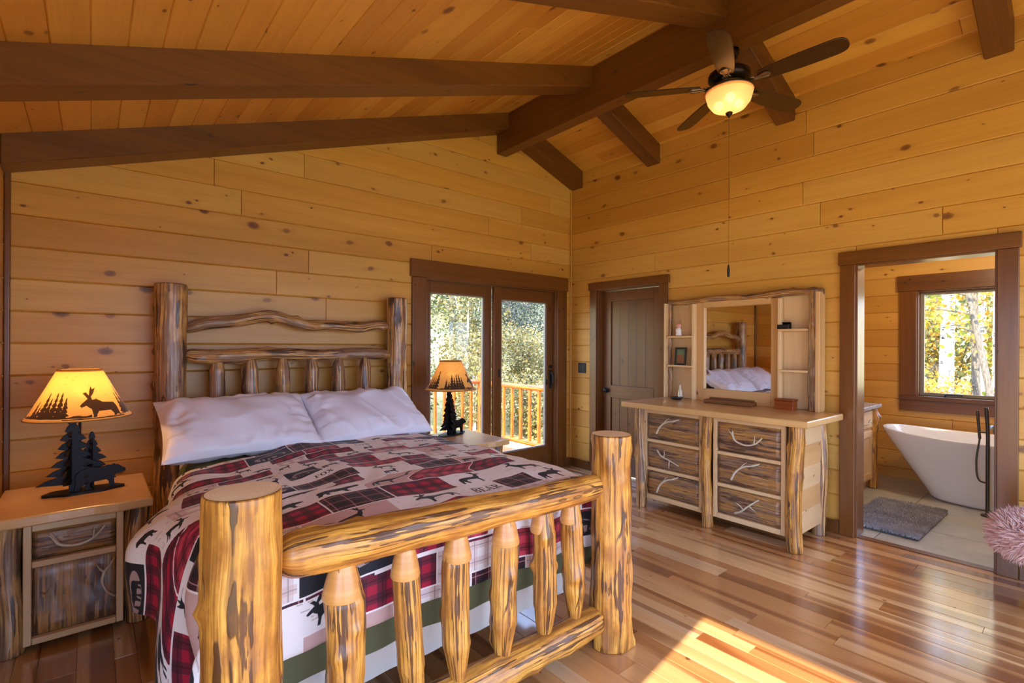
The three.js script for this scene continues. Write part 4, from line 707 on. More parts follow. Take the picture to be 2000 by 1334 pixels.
{ // small things on the hutch and dresser; world frame (local x = z)
  const at = (z, y, x) => [x, y, z];
  const f = thing('photo_frame', 'small dark picture frame leaning on the lower left hutch shelf', 'picture frame', at(1.545, 1.2665, -0.12), -Math.PI / 2);
  const pr = dataTex(64, 64, (i, j, c) => { const v = j / 64, n = vn(i * 0.12, j * 0.12), g = sm(0.45, 0.6, v + 0.2 * (n - 0.5)); c[0] = mix(150 - 40 * n, 96, g); c[1] = mix(60 + 40 * n, 128 - 30 * n, g); c[2] = mix(40, 84, g); });
  part('frame', merge([box(-0.06, 0.06, 0, 0.018, -0.008, 0.008), box(-0.06, 0.06, 0.152, 0.17, -0.008, 0.008), box(-0.06, -0.042, 0.018, 0.152, -0.008, 0.008, 'y'), box(0.042, 0.06, 0.018, 0.152, -0.008, 0.008, 'y')]), M.black, f);
  part('print', new THREE.PlaneGeometry(0.084, 0.134).translate(0, 0.085, 0), std({ map: pr, roughness: 0.5 }), f); pr.repeat.set(1, 1); f.rotation.x = 0; f.rotateX(-0.1); f.position.x -= 0.0;
  const c = thing('figurine', 'tiny pink and white ornament on the upper left hutch shelf', 'ornament', at(1.53, 1.5465, -0.12));
  part('body', lathe([[0, 0], [0.026, 0], [0.03, 0.012], [0.024, 0.035], [0.03, 0.055], [0.022, 0.075], [0, 0.082]], 20), std({ color: 0xe9dfd8, roughness: 0.35 }), c); part('head', new THREE.SphereGeometry(0.026, 18, 14).translate(0, 0.1, 0), std({ color: 0xd79a88, roughness: 0.5 }), c);
  const b = thing('trinket_box', 'small black box with rounded lid on the right hutch shelf', 'box', at(2.49, 1.5915, -0.13), -Math.PI / 2);
  part('body', box(-0.045, 0.045, 0, 0.035, -0.03, 0.03, 'x', 0.004), M.black, b); part('lid', new THREE.CylinderGeometry(0.03, 0.03, 0.09, 24, 1, false, 0, Math.PI).rotateZ(Math.PI / 2).rotateX(-Math.PI / 2).scale(1, 0.7, 1).translate(0, 0.035, 0).rotateY(0), M.black, b);
  const d = thing('trinket_dish', 'small dark round dish at the left end of the dresser top', 'dish', at(1.56, 0.941, -0.2)); part('bowl', lathe([[0, 0], [0.04, 0], [0.058, 0.018], [0.062, 0.026], [0.056, 0.025], [0.04, 0.008], [0, 0.006]], 32), std({ color: 0x2c302c, roughness: 0.3 }), d);
  const v = thing('bud_vase', 'slim pale bottle standing at the left foot of the hutch', 'vase', at(1.55, 0.941, -0.125)); part('body', lathe([[0, 0], [0.02, 0], [0.024, 0.02], [0.02, 0.07], [0.009, 0.1], [0.009, 0.13], [0.013, 0.135]], 24), std({ color: 0xe6d6b6, roughness: 0.25 }), v);
  const k = thing('wooden_box', 'reddish brown wooden box at the right foot of the hutch', 'box', at(2.52, 0.941, -0.17), -Math.PI / 2); part('body', box(-0.07, 0.07, 0, 0.07, -0.045, 0.045, 'x', 0.004), std({ map: stainTex, color: 0xffb070, roughness: 0.4 }), k); part('lid', box(-0.073, 0.073, 0.071, 0.088, -0.048, 0.048, 'x', 0.004), std({ map: stainTex, color: 0xf0a060, roughness: 0.4 }), k);
  const s = thing('driftwood_tray', 'low weathered wood tray lying before the mirror glass', 'tray', at(2.07, 0.941, -0.2), -Math.PI / 2); part('tray_body', liveTop(0.42, 0.11, 0.035, 51), std({ map: stainTex, color: 0xd8c0a0, roughness: 0.6 }), s); part('rim', box(-0.2, 0.2, 0.036, 0.05, -0.045, -0.03, 'x', 0.004), std({ map: stainTex, color: 0xe8d0b0, roughness: 0.6 }), s);
}
{ // outlet plate
  const t = thing('switch_plate', 'black switch plate on the wall between patio door and plank door', 'switch', [-0.002, 1.185, 0.19], -Math.PI / 2);
  part('plate', new RoundedBoxGeometry(0.115, 0.118, 0.008, 2, 0.003).translate(0, 0, 0.005), M.black, t);
  for (const x of [-0.024, 0.024]) part('rocker', new RoundedBoxGeometry(0.03, 0.066, 0.008, 1, 0.002).translate(x, 0, 0.01), std({ color: 0x34302c, roughness: 0.4 }), t);
}
// ---------------------------------------------------------------- ceiling fan
{
  const t = thing('ceiling_fan', 'bronze five-blade ceiling fan with lit alabaster bowl under the ridge beam', 'ceiling fan', [-1.092, 3.03, 2.5]);
  part('canopy', lathe([[0.012, 0.39], [0.05, 0.395], [0.062, 0.42], [0.064, 0.4495], [0, 0.4495]], 32), M.bronze, t);
  part('downrod', new THREE.CylinderGeometry(0.012, 0.012, 0.16, 16).translate(0, 0.34, 0), M.bronze, t);
  part('motor', lathe([[0, 0.22], [0.075, 0.222], [0.12, 0.24], [0.138, 0.262], [0.134, 0.292], [0.1, 0.318], [0.05, 0.33], [0.02, 0.336], [0, 0.336]], 48), M.bronze, t);
  part('trim_ring', lathe([[0.06, 0.185], [0.1, 0.19], [0.112, 0.205], [0.1, 0.22], [0.06, 0.222]], 40), M.pewter, t);
  for (let k = 0; k < 5; k++) {
    const b = new THREE.Shape(); b.moveTo(0.205, -0.046); b.bezierCurveTo(0.3, -0.066, 0.5, -0.072, 0.64, -0.066); b.bezierCurveTo(0.69, -0.06, 0.7, -0.03, 0.7, 0); b.bezierCurveTo(0.7, 0.03, 0.69, 0.06, 0.64, 0.066); b.bezierCurveTo(0.5, 0.072, 0.3, 0.066, 0.205, 0.046); b.bezierCurveTo(0.185, 0.03, 0.185, -0.03, 0.205, -0.046);
    const g = new THREE.ExtrudeGeometry(b, { depth: 0.006, bevelEnabled: true, bevelSize: 0.002, bevelThickness: 0.0015, bevelSegments: 1, curveSegments: 10 }).rotateX(-Math.PI / 2).rotateX(-0.21), a = (-15 - 72 * k) * Math.PI / 180;
    const m = part('blade', grain(g, 'x', k, k * 0.3), M.blade ??= std({ map: stainTex, color: 0x6a5848, roughness: 0.3, clearcoat: 0.4, clearcoatRoughness: 0.2 }), t); m.position.y = 0.205; m.rotation.y = a;
    part('blade_iron', merge([tube(spline([[0.09, 0.02, 0], [0.14, -0.004, 0.0], [0.19, -0.006, 0.012], [0.25, -0.006, 0.02]], 10), 0.007, 8), tube(spline([[0.14, -0.004, 0], [0.19, -0.006, -0.014], [0.25, -0.01, -0.02]], 8), 0.006, 8), new THREE.CylinderGeometry(0.034, 0.034, 0.006, 24).translate(0.235, -0.006, 0), new THREE.TorusGeometry(0.024, 0.005, 8, 24).rotateX(Math.PI / 2).translate(0.15, -0.004, 0)]), M.pewter, m);
  }
  const bowl = part('light_bowl', lathe([[0.008, 0.03], [0.06, 0.036], [0.105, 0.058], [0.137, 0.1], [0.151, 0.15], [0.155, 0.168], [0.151, 0.172], [0.147, 0.166], [0.146, 0.15]], 56), M.alabaster, t, 'amber alabaster glass bowl'); bowl.castShadow = false;
  part('bowl_ring', new THREE.TorusGeometry(0.151, 0.006, 8, 56).rotateX(Math.PI / 2).translate(0, 0.172, 0), M.pewter, t);
  part('bowl_cover', lathe([[0.02, 0.176], [0.15, 0.176], [0.154, 0.18], [0.1, 0.19], [0.02, 0.19]], 40), M.bronze, t);
  part('finial', lathe([[0, -0.008], [0.007, -0.004], [0.009, 0.008], [0.02, 0.014], [0.024, 0.026], [0.014, 0.034], [0, 0.034]], 24), M.bronze, t);
  for (const [a, r] of [[2.6, 0.075], [4.7, 0.075], [0.5, 0.075]]) {
    const x = r * Math.cos(a), z = r * Math.sin(a), b = part('bulb', new THREE.SphereGeometry(0.03, 20, 14).translate(x, 0.1, z), M.bulb ??= std({ color: 0xfff4e0, emissive: new THREE.Color(1, 0.8, 0.52), emissiveIntensity: 4, roughness: 0.5 }), t); b.castShadow = false;
    const l = new THREE.PointLight(0xffc888, FAN / 3, 0, 2); l.name = 'fan_light'; l.position.set(x, 0.1, z); l.castShadow = true; l.shadow.radius = 1.5; t.add(l);
  }
  const ch = []; for (let i = 0; i < 300; i++) ch.push(new THREE.IcosahedronGeometry(0.0015, 0).translate(-0.0, -0.008 - i * 0.00337, 0.0)); part('pull_chain', merge(ch), M.bronze, t);
  part('chain_pull', lathe([[0, -1.105], [0.008, -1.1], [0.0095, -1.06], [0.006, -1.03], [0.003, -1.018], [0, -1.018]], 16), M.bronze, t);
}
{ // pink stool by the doorway
  const t = thing('stool', 'round stool with fluffy pink faux fur seat on a black base beside the bathroom doorway', 'stool', [-0.55, 0, 4.01]);
  const g = new THREE.SphereGeometry(1, 40, 24), p = g.attributes.position; for (let i = 0; i < p.count; i++) { const x = p.getX(i), y = p.getY(i), z = p.getZ(i), a = Math.atan2(z, x), q = 1 + 0.05 * vn(Math.cos(a) * 3 + 9, Math.sin(a) * 3 + y * 4 + 9); p.setXYZ(i, x * 0.235 * q, 0.42 + Math.sign(y) * Math.abs(y) ** 0.7 * (y > 0 ? 0.12 : 0.1) * q, z * 0.235 * q); } g.computeVertexNormals();
  const fur = std({ color: 0xe6c0b6, roughness: 1, sheen: 0.3, sheenColor: new THREE.Color(0xe8b8a8) }), seat = part('seat', g, fur, t, 'fluffy pink fur seat');
  const tuft = new THREE.ConeGeometry(0.009, 0.05, 4).translate(0, 0.02, 0), N = 5200, im = new THREE.InstancedMesh(tuft, fur, N), r = rng(9), m4 = new THREE.Matrix4(), c = new THREE.Color();
  for (let i = 0; i < N; i++) { const k = Math.floor(r() * p.count), n = g.attributes.normal, d = V3(n.getX(k) + (r() - 0.5) * 1.1, n.getY(k) + (r() - 0.5) * 1.1 - 0.25, n.getZ(k) + (r() - 0.5) * 1.1).normalize(), k2 = (k + 1) % p.count, w = r(); const near = Math.abs(p.getX(k) - p.getX(k2)) < 0.08; m4.compose(V3(near ? mix(p.getX(k), p.getX(k2), w) : p.getX(k), near ? mix(p.getY(k), p.getY(k2), w) : p.getY(k), near ? mix(p.getZ(k), p.getZ(k2), w) : p.getZ(k)), new THREE.Quaternion().setFromUnitVectors(V3(0, 1, 0), d), V3(1, 0.7 + 0.7 * r(), 1)); im.setMatrixAt(i, m4); im.setColorAt(i, c.setHSL(0.02, 0.12, 0.84 + 0.16 * r())); }
  im.name = 'fur'; im.userData = { kind: 'stuff' }; im.castShadow = im.receiveShadow = true; seat.add(im);
  part('base', lathe([[0, 0], [0.1, 0], [0.102, 0.012], [0.094, 0.02], [0.08, 0.03], [0.078, 0.3], [0.14, 0.335], [0, 0.335]], 40), M.black, t);
}
// ---------------------------------------------------------------- bathroom
{
  const t = thing('bathtub', 'white freestanding slipper bathtub under the bathroom window', 'bathtub', [1.875, 0, 3.55]);
  const A = 0.86, B = 0.4, H = 0.6, out = [], nu = 72, ring = (y, a, b, lift = 0) => { const o = []; for (let i = 0; i <= nu; i++) { const w = (i / nu) * Math.PI * 2, c = Math.cos(w), s = Math.sin(w), e = 0.82; o.push(V3(Math.sign(c) * Math.abs(c) ** e * b, y + lift * (Math.abs(s) ** 2), Math.sign(s) * Math.abs(s) ** e * a)); } return o; };
  const prof = [[0, 0.42, 0.22, 0], [0.002, 0.46, 0.255, 0], [0.02, 0.475, 0.265, 0], [0.1, 0.52, 0.285, 0], [0.25, 0.62, 0.32, 0], [0.4, 0.72, 0.355, 0.005], [0.52, 0.81, 0.385, 0.02], [0.58, 0.85, 0.398, 0.035], [0.597, 0.857, 0.402, 0.04], [0.602, 0.852, 0.398, 0.04], [0.603, 0.838, 0.386, 0.04], [0.596, 0.826, 0.376, 0.04], [0.56, 0.8, 0.36, 0.035], [0.42, 0.7, 0.32, 0.01], [0.25, 0.6, 0.28, 0], [0.14, 0.52, 0.24, 0], [0.11, 0.4, 0.18, 0], [0.105, 0.05, 0.03, 0]];
  const rows = prof.map((p) => ring(p[0], p[1], p[2], p[3])), pos = [], uv = [], idx = [];
  rows.forEach((o, j) => o.forEach((p, i) => { pos.push(p.x, p.y, p.z); uv.push(i / nu, j / 10); }));
  for (let j = 0; j < rows.length - 1; j++) for (let i = 0; i < nu; i++) { const a = j * (nu + 1) + i, b = a + nu + 1; idx.push(a, b, a + 1, b, b + 1, a + 1); }
  const g = new THREE.BufferGeometry(); g.setAttribute('position', new THREE.Float32BufferAttribute(pos, 3)); g.setAttribute('uv', new THREE.Float32BufferAttribute(uv, 2)); g.setIndex(idx); g.computeVertexNormals();
  part('tub_shell', g, M.enamel, t); part('drain', new THREE.CylinderGeometry(0.03, 0.03, 0.006, 24).translate(0, 0.11, 0), M.gun, t);
  const f = thing('tub_filler', 'dark metal floor-standing tub faucet with hand shower at the bathtub', 'faucet', [1.44, 0, 3.53]);
  part('riser', tube(spline([[0, 0, 0], [0, 0.5, 0], [0, 0.72, 0], [0.0, 0.93, -0.01]], 24), 0.014, 12), M.gun, f);
  part('spout', tube(spline([[0, 0.74, 0], [0.06, 0.76, 0.01], [0.14, 0.75, 0.02], [0.19, 0.69, 0.025]], 16), 0.013, 12), M.gun, f);
  part('hand_shower', merge([tube([[-0.01, 0.66, -0.05], [-0.01, 0.9, -0.065]], 0.011, 12), tube([[0, 0.72, 0], [-0.01, 0.72, -0.05]], 0.009, 8)]), M.gun, f);
  part('hose', tube(spline([[-0.01, 0.66, -0.05], [-0.02, 0.45, -0.07], [-0.02, 0.3, -0.05], [0, 0.28, 0]], 20), 0.007, 8), M.gun, f);
  part('floor_flange', new THREE.CylinderGeometry(0.04, 0.045, 0.012, 28).translate(0, 0.006, 0), M.gun, f);
}
{ // vanity against the bathroom's side wall, front towards +z
  const t = thing('vanity', 'log-trimmed bathroom vanity with granite top beside the bathtub', 'vanity', [1.08, 0, 2.39]);
  part('countertop', box(-0.66, 0.7, 0.83, 0.865, -0.29, 0.31, 'x', 0.006), M.granite, t);
  part('carcass', box(-0.64, 0.64, 0.09, 0.83, -0.29, 0.245, 'x', 0.004), M.tan[0], t); part('toe_kick', box(-0.6, 0.6, 0, 0.09, -0.27, 0.2, 'x'), M.tan[1], t);
  for (const x of [-0.62, 0.64]) part('corner_log', log([x, 0, 0.245], [x, 0.829, 0.245], 0.045, 0.042, { seed: 160 + (x > 0 ? 1 : 0), rough: 0.16, knots: 26, knot: 0.014, seg: 22 }), M.gold, t);
  for (let k = 0; k < 2; k++) { const x0 = -0.56 + k * 0.59, x1 = x0 + 0.53;
    const d = part('door', merge([box(x0, x0 + 0.06, 0.12, 0.6, 0.245, 0.265, 'y'), box(x1 - 0.06, x1, 0.12, 0.6, 0.245, 0.265, 'y'), box(x0 + 0.06, x1 - 0.06, 0.12, 0.18, 0.245, 0.265), box(x0 + 0.06, x1 - 0.06, 0.54, 0.6, 0.245, 0.265), box(x0 + 0.06, x1 - 0.06, 0.18, 0.54, 0.245, 0.253, 'y')]), M.tan[0], t); part('handle', antler(0.14, k).rotateZ(1.5).translate(k ? x0 + 0.05 : x1 - 0.05, 0.5, 0.27), M.antler, d);
    const w = part('drawer', box(x0, x1, 0.635, 0.8, 0.245, 0.265, 'x'), M.tan[0], t); part('handle', antler(0.16, k + 1).translate((x0 + x1) / 2, 0.72, 0.268), M.antler, w); }
}
{ // shag bath rug
  const t = thing('bath_rug', 'dark grey shaggy bath rug inside the bathroom doorway', 'rug', [0.78, 0.0, 3.04], -0.02);
  part('backing', new RoundedBoxGeometry(0.98, 0.018, 0.5, 1, 0.006).translate(0, 0.007, 0), std({ color: 0x55555a, roughness: 1 }), t);
  const tuft = new THREE.ConeGeometry(0.007, 0.03, 4).translate(0, 0.012, 0), N = 9000, im = new THREE.InstancedMesh(tuft, std({ color: 0xb0aeb2, roughness: 1 }), N), r = rng(19), m4 = new THREE.Matrix4(), c = new THREE.Color();
  for (let i = 0; i < N; i++) { const x = (r() - 0.5) * 0.98, z = (r() - 0.5) * 0.5, k = vn(x * 14 + 40, z * 9 + 40); m4.compose(V3(x, 0.013, z), new THREE.Quaternion().setFromUnitVectors(V3(0, 1, 0), V3((r() - 0.5) * 1.6, 1, (r() - 0.5) * 1.6).normalize()), V3(1, 0.7 + 0.6 * r(), 1)); im.setMatrixAt(i, m4); im.setColorAt(i, c.setScalar(0.5 + 0.4 * k + 0.2 * r())); }
  im.name = 'pile'; im.userData = { kind: 'stuff' }; im.castShadow = im.receiveShadow = true; t.add(im);
}

{ // flush ceiling light of the bathroom
  const t = thing('ceiling_light', 'round flush ceiling light of the bathroom, out of sight above the doorway', 'ceiling light', [1.1, 2.437, 3.7]);
  part('rim', lathe([[0, -0.001], [0.17, -0.001], [0.17, -0.03], [0.16, -0.034], [0.155, -0.02], [0, -0.02]], 40), M.pewter, t);
  const d = part('diffuser', lathe([[0.155, -0.03], [0.14, -0.06], [0.08, -0.08], [0, -0.085]].reverse(), 40), std({ color: 0xf4efe4, emissive: new THREE.Color(1, 0.9, 0.74), emissiveIntensity: 1.5, roughness: 0.6 }), t); d.castShadow = false;
  const l = new THREE.PointLight(0xffe6c4, 2.6, 0, 2); l.name = 'bathroom_light'; l.position.set(0, -0.06, 0); l.castShadow = true; l.shadow.radius = 5; t.add(l);
}

// ---------------------------------------------------------------- outside: deck, hillside, trees and shrubs
const ground = (x, z) => -0.75 + 0.45 * Math.max(0, -z - 4.2) + 0.14 * Math.max(0, x - 5) * sm(0, 2, z + 4) - 0.1 * Math.max(0, z - 8) + 0.5 * (vn(x * 0.35 + 60, z * 0.35 + 60) - 0.5) * sm(3, 6, Math.max(-z, x - 1, z - 5, -x - 3));
{
  const g = new THREE.PlaneGeometry(120, 120, 160, 160).rotateX(-Math.PI / 2), p = g.attributes.position;
  for (let i = 0; i < p.count; i++) { const x = p.getX(i) + 0, z = p.getZ(i); const inside = x > -5.6 && x < 3 && z > -2.8 && z < 7; p.setY(i, inside ? -0.9 : Math.min(16, ground(x, z))); }
  g.computeVertexNormals();
  const t = dataTex(256, 256, (i, j, c) => { const n = vn(i * 0.16, j * 0.16, 41, 41, 2), m = vn(i * 0.6, j * 0.6, 154, 154, 3); c[0] = 176 + 50 * n - 30 * m; c[1] = 162 + 46 * n - 26 * m; c[2] = 108 + 30 * n - 14 * m; }, true, 1 / 60, 1 / 60);
  struct('hillside', g, std({ map: t, roughness: 1 }));
}
{ // deck and its log railing
  const d = struct('deck', new THREE.BoxGeometry(5.35, 0.1, 2.3).translate(-2.2, -0.2, -1.37), M.slab);
  for (let k = 0; k < 16; k++) part('board', box(-4.87, 0.47, -0.15, -0.118, -0.2 - k * 0.1445 - 0.138, -0.2 - k * 0.1445, 'x', 0.004), M.deckBoard, d);
  const t = thing('deck_railing', 'orange peeled-log deck railing with round balusters outside the patio door', 'railing', [0, -0.118, 0]);
  const h = 1.0, rl = (a, b, r) => part('rail', log(a, b, r, r, { seed: 200 + Math.floor(R0() * 50), knots: 4, seg: 14, step: 0.12, rough: 0.04 }), M.deckLog ??= std({ map: goldLog.map, color: 0xffc890, roughness: 0.45, clearcoat: 0.3 }), t);
  const X = 0.38, Z = -2.33;
  rl([-4.6, h - 0.02, Z], [X, h - 0.02, Z], 0.04); rl([-4.6, 0.16, Z], [X, 0.16, Z], 0.035); rl([X, h - 0.04, Z], [X, h - 0.04, -0.22], 0.04); rl([X, 0.16, Z], [X, 0.16, -0.22], 0.035);
  for (const [x, z, hh] of [[X, Z, 1.14], [-2.1, Z, 1.1], [-4.6, Z, 1.1], [X, -0.22, 1.1]]) part('post', log([x, 0, z], [x, hh, z], 0.062, 0.058, { seed: 220, knots: 4, seg: 18, step: 0.08 }), M.deckLog, t);
  const bal = log([0, 0.16, 0], [0, h - 0.03, 0], 0.027, 0.025, { seed: 231, knots: 4, seg: 12, step: 0.08, e0: 'cut' });
  for (let x = -4.44; x < X - 0.1; x += 0.165) { const m = part('baluster', bal, M.deckLog, t); m.position.set(x, 0, Z); m.rotation.y = x * 9; }
  for (let z = Z + 0.2; z < -0.35; z += 0.195) { const m = part('baluster', bal, M.deckLog, t); m.position.set(X, 0, z); m.rotation.y = z * 9; }
}
const leafGeo = (() => { const g = new THREE.BufferGeometry(); g.setAttribute('position', new THREE.Float32BufferAttribute([0, 0, 0, 0.34, 0.1, 0.45, 0, -0.06, 0.55, -0.34, 0.1, 0.45, 0, 0, 1], 3)); g.setAttribute('uv', new THREE.Float32BufferAttribute([0, 0, 1, 0.5, 0.5, 0.5, 0, 0.5, 0.5, 1], 2)); g.setIndex([0, 1, 2, 0, 2, 3, 2, 1, 4, 3, 2, 4]); g.computeVertexNormals(); return g; })();
M.leaf = std({ color: 0xffffff, roughness: 0.75, transmission: 0.4, thickness: 0, ior: 1.4 });
function foliage(parent, n, blobs, size, cols, seed, dim = 1) { // leaves scattered in ellipsoid clumps; blobs: [x,y,z,rx,ry,rz]
  const im = new THREE.InstancedMesh(leafGeo, M.leaf, n), r = rng(seed), m = new THREE.Matrix4(), q = new THREE.Quaternion(), e = new THREE.Euler(), c = new THREE.Color();
  for (let i = 0; i < n; i++) {
    const b = blobs[Math.floor(r() * blobs.length)], a = r() * 6.283, ct = r() * 2 - 1, st = Math.sqrt(1 - ct * ct), R = 0.35 + 0.65 * Math.pow(r(), 0.45);
    q.setFromEuler(e.set(r() * 6.28, r() * 6.28, r() * 6.28)); const s = size * (0.6 + 0.8 * r());
    m.compose(V3(b[0] + b[3] * R * st * Math.cos(a), b[1] + b[4] * R * ct, b[2] + b[5] * R * st * Math.sin(a)), q, V3(s, s, s)); im.setMatrixAt(i, m);
    const k = cols[Math.floor(r() * cols.length)]; im.setColorAt(i, c.set(k).multiplyScalar((0.5 + 0.3 * r()) * dim));
  }
  im.name = 'foliage'; im.userData = { kind: 'stuff' }; im.castShadow = im.receiveShadow = true; parent.add(im);
}
const barkTex = { birch: dataTex(128, 256, (i, j, c) => { const n = vn(i * 0.09, j * 0.5, 12, 128, 2), b = sm(0.66, 0.76, n * 0.7 + 0.3 * vn(i * 0.05, j * 0.08, 6, 20, 4)); c[0] = mix(240, 60, b); c[1] = mix(234, 56, b); c[2] = mix(222, 52, b); }, true, 1, 1.6), grey: dataTex(128, 256, (i, j, c) => { const n = vn(i * 0.4, j * 0.09, 51, 23, 2); c[0] = 70 + 60 * n; c[1] = 66 + 54 * n; c[2] = 58 + 48 * n; }, true, 1, 1) };
M.birch = std({ map: barkTex.birch, roughness: 0.8 }); M.greyBark = std({ map: barkTex.grey, roughness: 0.95 });
function tree(name, label, x, z, h, r, o) {
  const y = ground(x, z) - 0.1, t = thing(name, label, o.cat ?? 'tree', [x, y, z], 0, o.group), rr = rng(o.seed), ln = o.lean ?? [0, 0], wob = rr() * 6;
  const at = (k) => V3(ln[0] * k + 0.1 * Math.sin(k * 5 + wob) * r * 4, h * k, ln[1] * k + 0.1 * Math.sin(k * 4 + wob * 2) * r * 4), pts = []; for (let i = 0; i <= 14; i++) pts.push(at(i / 14));
  part('trunk', tube(pts, (k) => r * (1 - 0.75 * k), 10), o.birch ? M.birch : M.greyBark, t);
  const br = [], blobs = [];
  for (let i = 0; i < (o.limbs ?? 9); i++) { const k = mix(o.from ?? 0.35, 0.95, i / (o.limbs ?? 9)), a = rr() * 6.28, l = (o.spread ?? 1.6) * (1.1 - 0.7 * k) * (0.7 + 0.6 * rr()), p = at(k), e = V3(p.x + l * Math.cos(a), p.y + l * (o.rise ?? 0.4), p.z + l * Math.sin(a)); br.push(tube([p, p.clone().lerp(e, 0.5).add(V3(0, 0.08 * l, 0)), e], (q) => r * 0.32 * (1 - 0.8 * q), 6)); const w = l * 0.55; blobs.push([e.x, e.y, e.z, w, w * 0.7, w], [mix(p.x, e.x, 0.55), mix(p.y, e.y, 0.55), mix(p.z, e.z, 0.55), w * 0.8, w * 0.6, w * 0.8]); }
  part('branches', merge(br), o.birch ? M.birch : M.greyBark, t); foliage(t, o.n ?? 2600, blobs, o.size ?? 0.12, o.cols, o.seed + 1, o.dim); return t;
}
function shrub(label, x, z, w, h, cols, seed, o = {}) {
  const y = ground(x, z) - 0.05, t = thing('shrub', label, 'shrub', [x, y, z], 0, o.group), rr = rng(seed), st = [], blobs = [];
  for (let i = 0; i < 8; i++) { const a = rr() * 6.28, d = w * (0.2 + 0.5 * rr()), e = V3(d * Math.cos(a), h * (0.5 + 0.45 * rr()), d * Math.sin(a)); st.push(tube([V3(d * 0.1 * Math.cos(a), 0, d * 0.1 * Math.sin(a)), e.clone().multiplyScalar(0.55).add(V3(0, 0.08, 0)), e], (q) => 0.025 * (1 - 0.7 * q), 5)); blobs.push([e.x, e.y, e.z, w * 0.4, h * 0.28, w * 0.4], [e.x * 0.7, e.y * 0.55, e.z * 0.7, w * 0.42, h * 0.25, w * 0.42]); }
  part('stems', merge(st), o.pale ? M.birch : M.greyBark, t); foliage(t, o.n ?? 1900, blobs, o.size ?? 0.09, cols, seed + 1, o.dim);
}
const YEL = ['#d8c878', '#c4b868', '#dccf90', '#a8a860', '#c8b058'], OLV = ['#a0a860', '#8c9c58', '#b0b070', '#7c9054'], GRN = ['#6a8058', '#789060', '#5a7454', '#8a9c70'], DUL = ['#788070', '#687468', '#8c8c78', '#5e6a60', '#94907c'], GLD = ['#e8b82e', '#f0cc48', '#d89a28', '#e0c03c', '#f2d860'], LIM = ['#c8cc3a', '#b0bc38', '#dcd84a', '#98a832'];
// hillside behind the deck, seen through the patio door
[[1.9, -4.6, 1.0, 1.5, YEL, 'pale golden shrub just past the deck corner post'], [0.6, -5.2, 1.0, 1.6, [...YEL, ...OLV], 'yellow-green shrub behind the deck rail at the left pane'], [3.3, -4.2, 1.0, 1.4, YEL, 'golden shrub low behind the side railing in the right pane'], [2.9, -6.0, 1.2, 1.9, [...YEL, '#c8b060'], 'straw-coloured shrub in the middle of the left pane'], [4.6, -5.6, 1.2, 1.9, YEL, 'bright yellow shrub beside the door mullion'], [6.2, -5.4, 1.2, 1.7, [...OLV, ...YEL], 'olive and gold shrub low in the right pane'], [4.2, -8.0, 1.4, 2.2, [...OLV, ...GRN], 'mid green shrub up the slope in the left pane'], [6.6, -8.2, 1.5, 2.3, [...DUL, ...GRN], 'dull green shrub up the slope behind the mullion'], [8.6, -7.2, 1.5, 2.2, DUL, 'grey-green shrub high in the right pane'], [1.4, -7.4, 1.3, 2.0, OLV, 'olive shrub on the slope far left of the pane'], [10.5, -9.0, 1.6, 2.4, [...DUL, ...GRN], 'dark grey-green shrub at the top of the right pane'], [-1.0, -6.4, 1.2, 1.8, OLV, 'olive shrub on the slope behind the bed wall'], [-3.2, -5.6, 1.2, 1.7, YEL, 'golden shrub beyond the far end of the deck']].forEach(([x, z, w, h, c, l], i) => shrub(l, x, z, w, h, c, 300 + i * 3, { group: 'shrubs on the hillside behind the deck', dim: 0.72, pale: i % 3 === 0, n: 4200, size: 0.075 }));
[[5.2, -10.5, 7, 0.12, { cols: [...GRN, ...LIM], seed: 401, n: 5200, from: 0.1, limbs: 14, spread: 2.2, size: 0.16 }, 'lime-tinged green tree at the top of the left pane'], [8.2, -11.0, 8, 0.14, { cols: [...DUL, ...GRN], seed: 411, n: 4600, from: 0.05, limbs: 16, spread: 2.4, size: 0.17 }, 'dark grey-green tree filling the top of the right pane'], [11.5, -12.0, 8, 0.14, { cols: DUL, seed: 421, n: 4200, from: 0.05, limbs: 16, spread: 2.4, size: 0.18 }, 'dull dark tree behind the right pane edge'], [2.2, -9.6, 6, 0.08, { cols: OLV, seed: 431, birch: true, n: 2600, from: 0.2, limbs: 10, spread: 1.6, size: 0.14 }, 'pale-stemmed olive tree at the left edge of the pane'], [3.4, -7.0, 4.6, 0.035, { cols: YEL, seed: 441, birch: true, n: 1500, from: 0.3, limbs: 8, spread: 1.0, size: 0.1 }, 'slim white-stemmed sapling in the left pane'], [2.4, -12.5, 9, 0.14, { cols: [...GRN, ...LIM], seed: 451, n: 3800, from: 0.1, limbs: 14, spread: 2.4, size: 0.18 }, 'lime green tree far up behind the left pane']].forEach(([x, z, h, r, o, l]) => tree('hill_tree', l, x, z, h, r, { ...o, dim: 0.66, group: 'trees on the hill behind the deck' }));
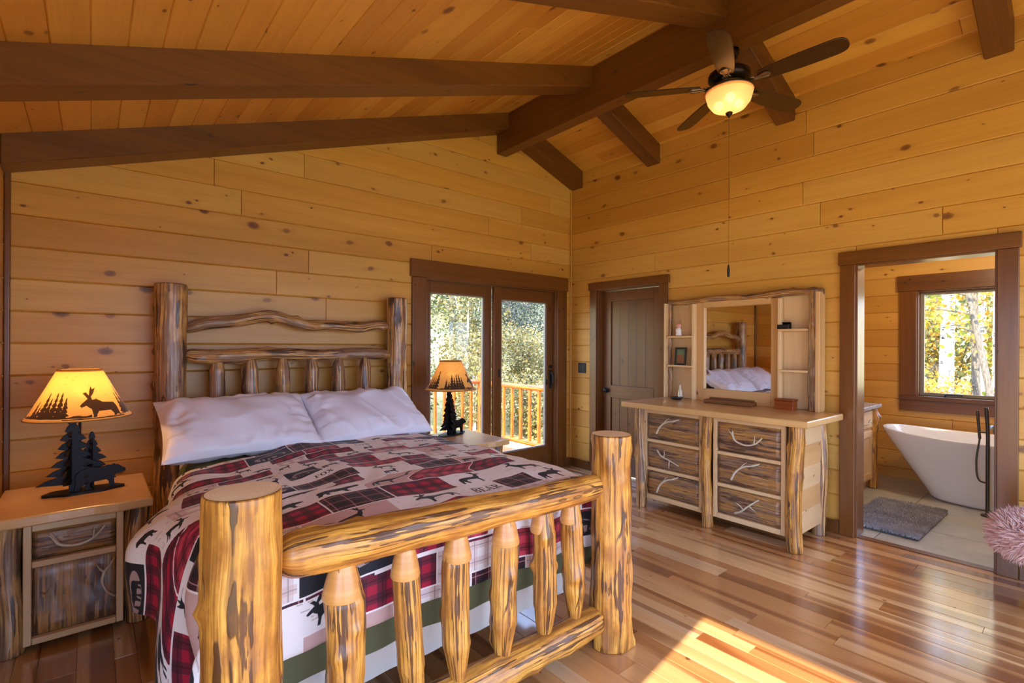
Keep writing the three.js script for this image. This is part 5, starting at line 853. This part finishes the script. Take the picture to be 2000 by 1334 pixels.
// birch wood seen through the bathroom window
[[8.2, 2.92, 9, 0.05, { birch: true, seed: 501 }, 'slender white birch standing full height in the window'], [9.6, 2.02, 10, 0.14, { birch: true, seed: 511 }, 'stout pale birch at the right of the bathroom window'], [10.6, 2.42, 10, 0.1, { birch: true, seed: 521 }, 'white birch trunk right of centre in the bathroom window'], [7.2, 3.12, 7, 0.06, { seed: 531, lean: [0.2, -1.2] }, 'dark leaning trunk crossing the slender birch'], [8.8, 2.56, 8, 0.075, { seed: 541, lean: [0.1, -0.15] }, 'dark straight trunk among yellow leaves'], [12.5, 3.2, 10, 0.16, { birch: true, seed: 551 }, 'pale birch trunk far back behind the yellow leaves'], [14, 1.0, 11, 0.2, { seed: 561 }, 'thick grey trunk far back in the birch wood'], [15, 3.9, 11, 0.2, { birch: true, seed: 571 }, 'farthest birch at the left window edge']].forEach(([x, z, h, r, o, l], i) => tree('birch_tree', l, x, z, h, r, { ...o, from: 0.32, limbs: 13, spread: 1.5, rise: 0.1, n: 1500, size: 0.11, cols: i % 3 === 0 ? [...GLD, ...LIM] : i % 3 === 1 ? GLD : [...GLD, '#e0a050', '#d87848'], group: 'trees of the birch wood' }));
[[7.6, 3.4, 0.8, 1.2, LIM, 'lime yellow shrub low at the left of the bathroom window'], [8.4, 2.4, 0.9, 1.25, GLD, 'golden shrub low in the middle of the bathroom window'], [7.4, 1.7, 0.8, 1.2, [...GLD, '#d88a48'], 'orange-gold shrub low at the right of the bathroom window'], [11, 3.0, 1.4, 2.8, [...LIM, ...GLD], 'tall lime-gold shrub behind the slender birch'], [12, 1.6, 1.4, 3.0, [...GLD, ...OLV], 'tall golden shrub behind the stout birch'], [15.5, 2.2, 1.9, 4.0, [...GLD, ...LIM, ...OLV], 'high yellow thicket at the back of the birch wood'], [16.5, 0.4, 1.9, 4.2, GLD, 'high golden thicket at the back right of the birch wood'], [16.8, 4.0, 1.9, 4.2, [...LIM, ...OLV], 'high lime thicket at the back left of the birch wood']].forEach(([x, z, w, h, c, l], i) => shrub(l, x, z, w, h, c, 600 + i * 3, { group: 'shrubs of the birch wood', n: 2200, size: i > 2 ? 0.13 : 0.085 }));
renderer.render(scene, camera);
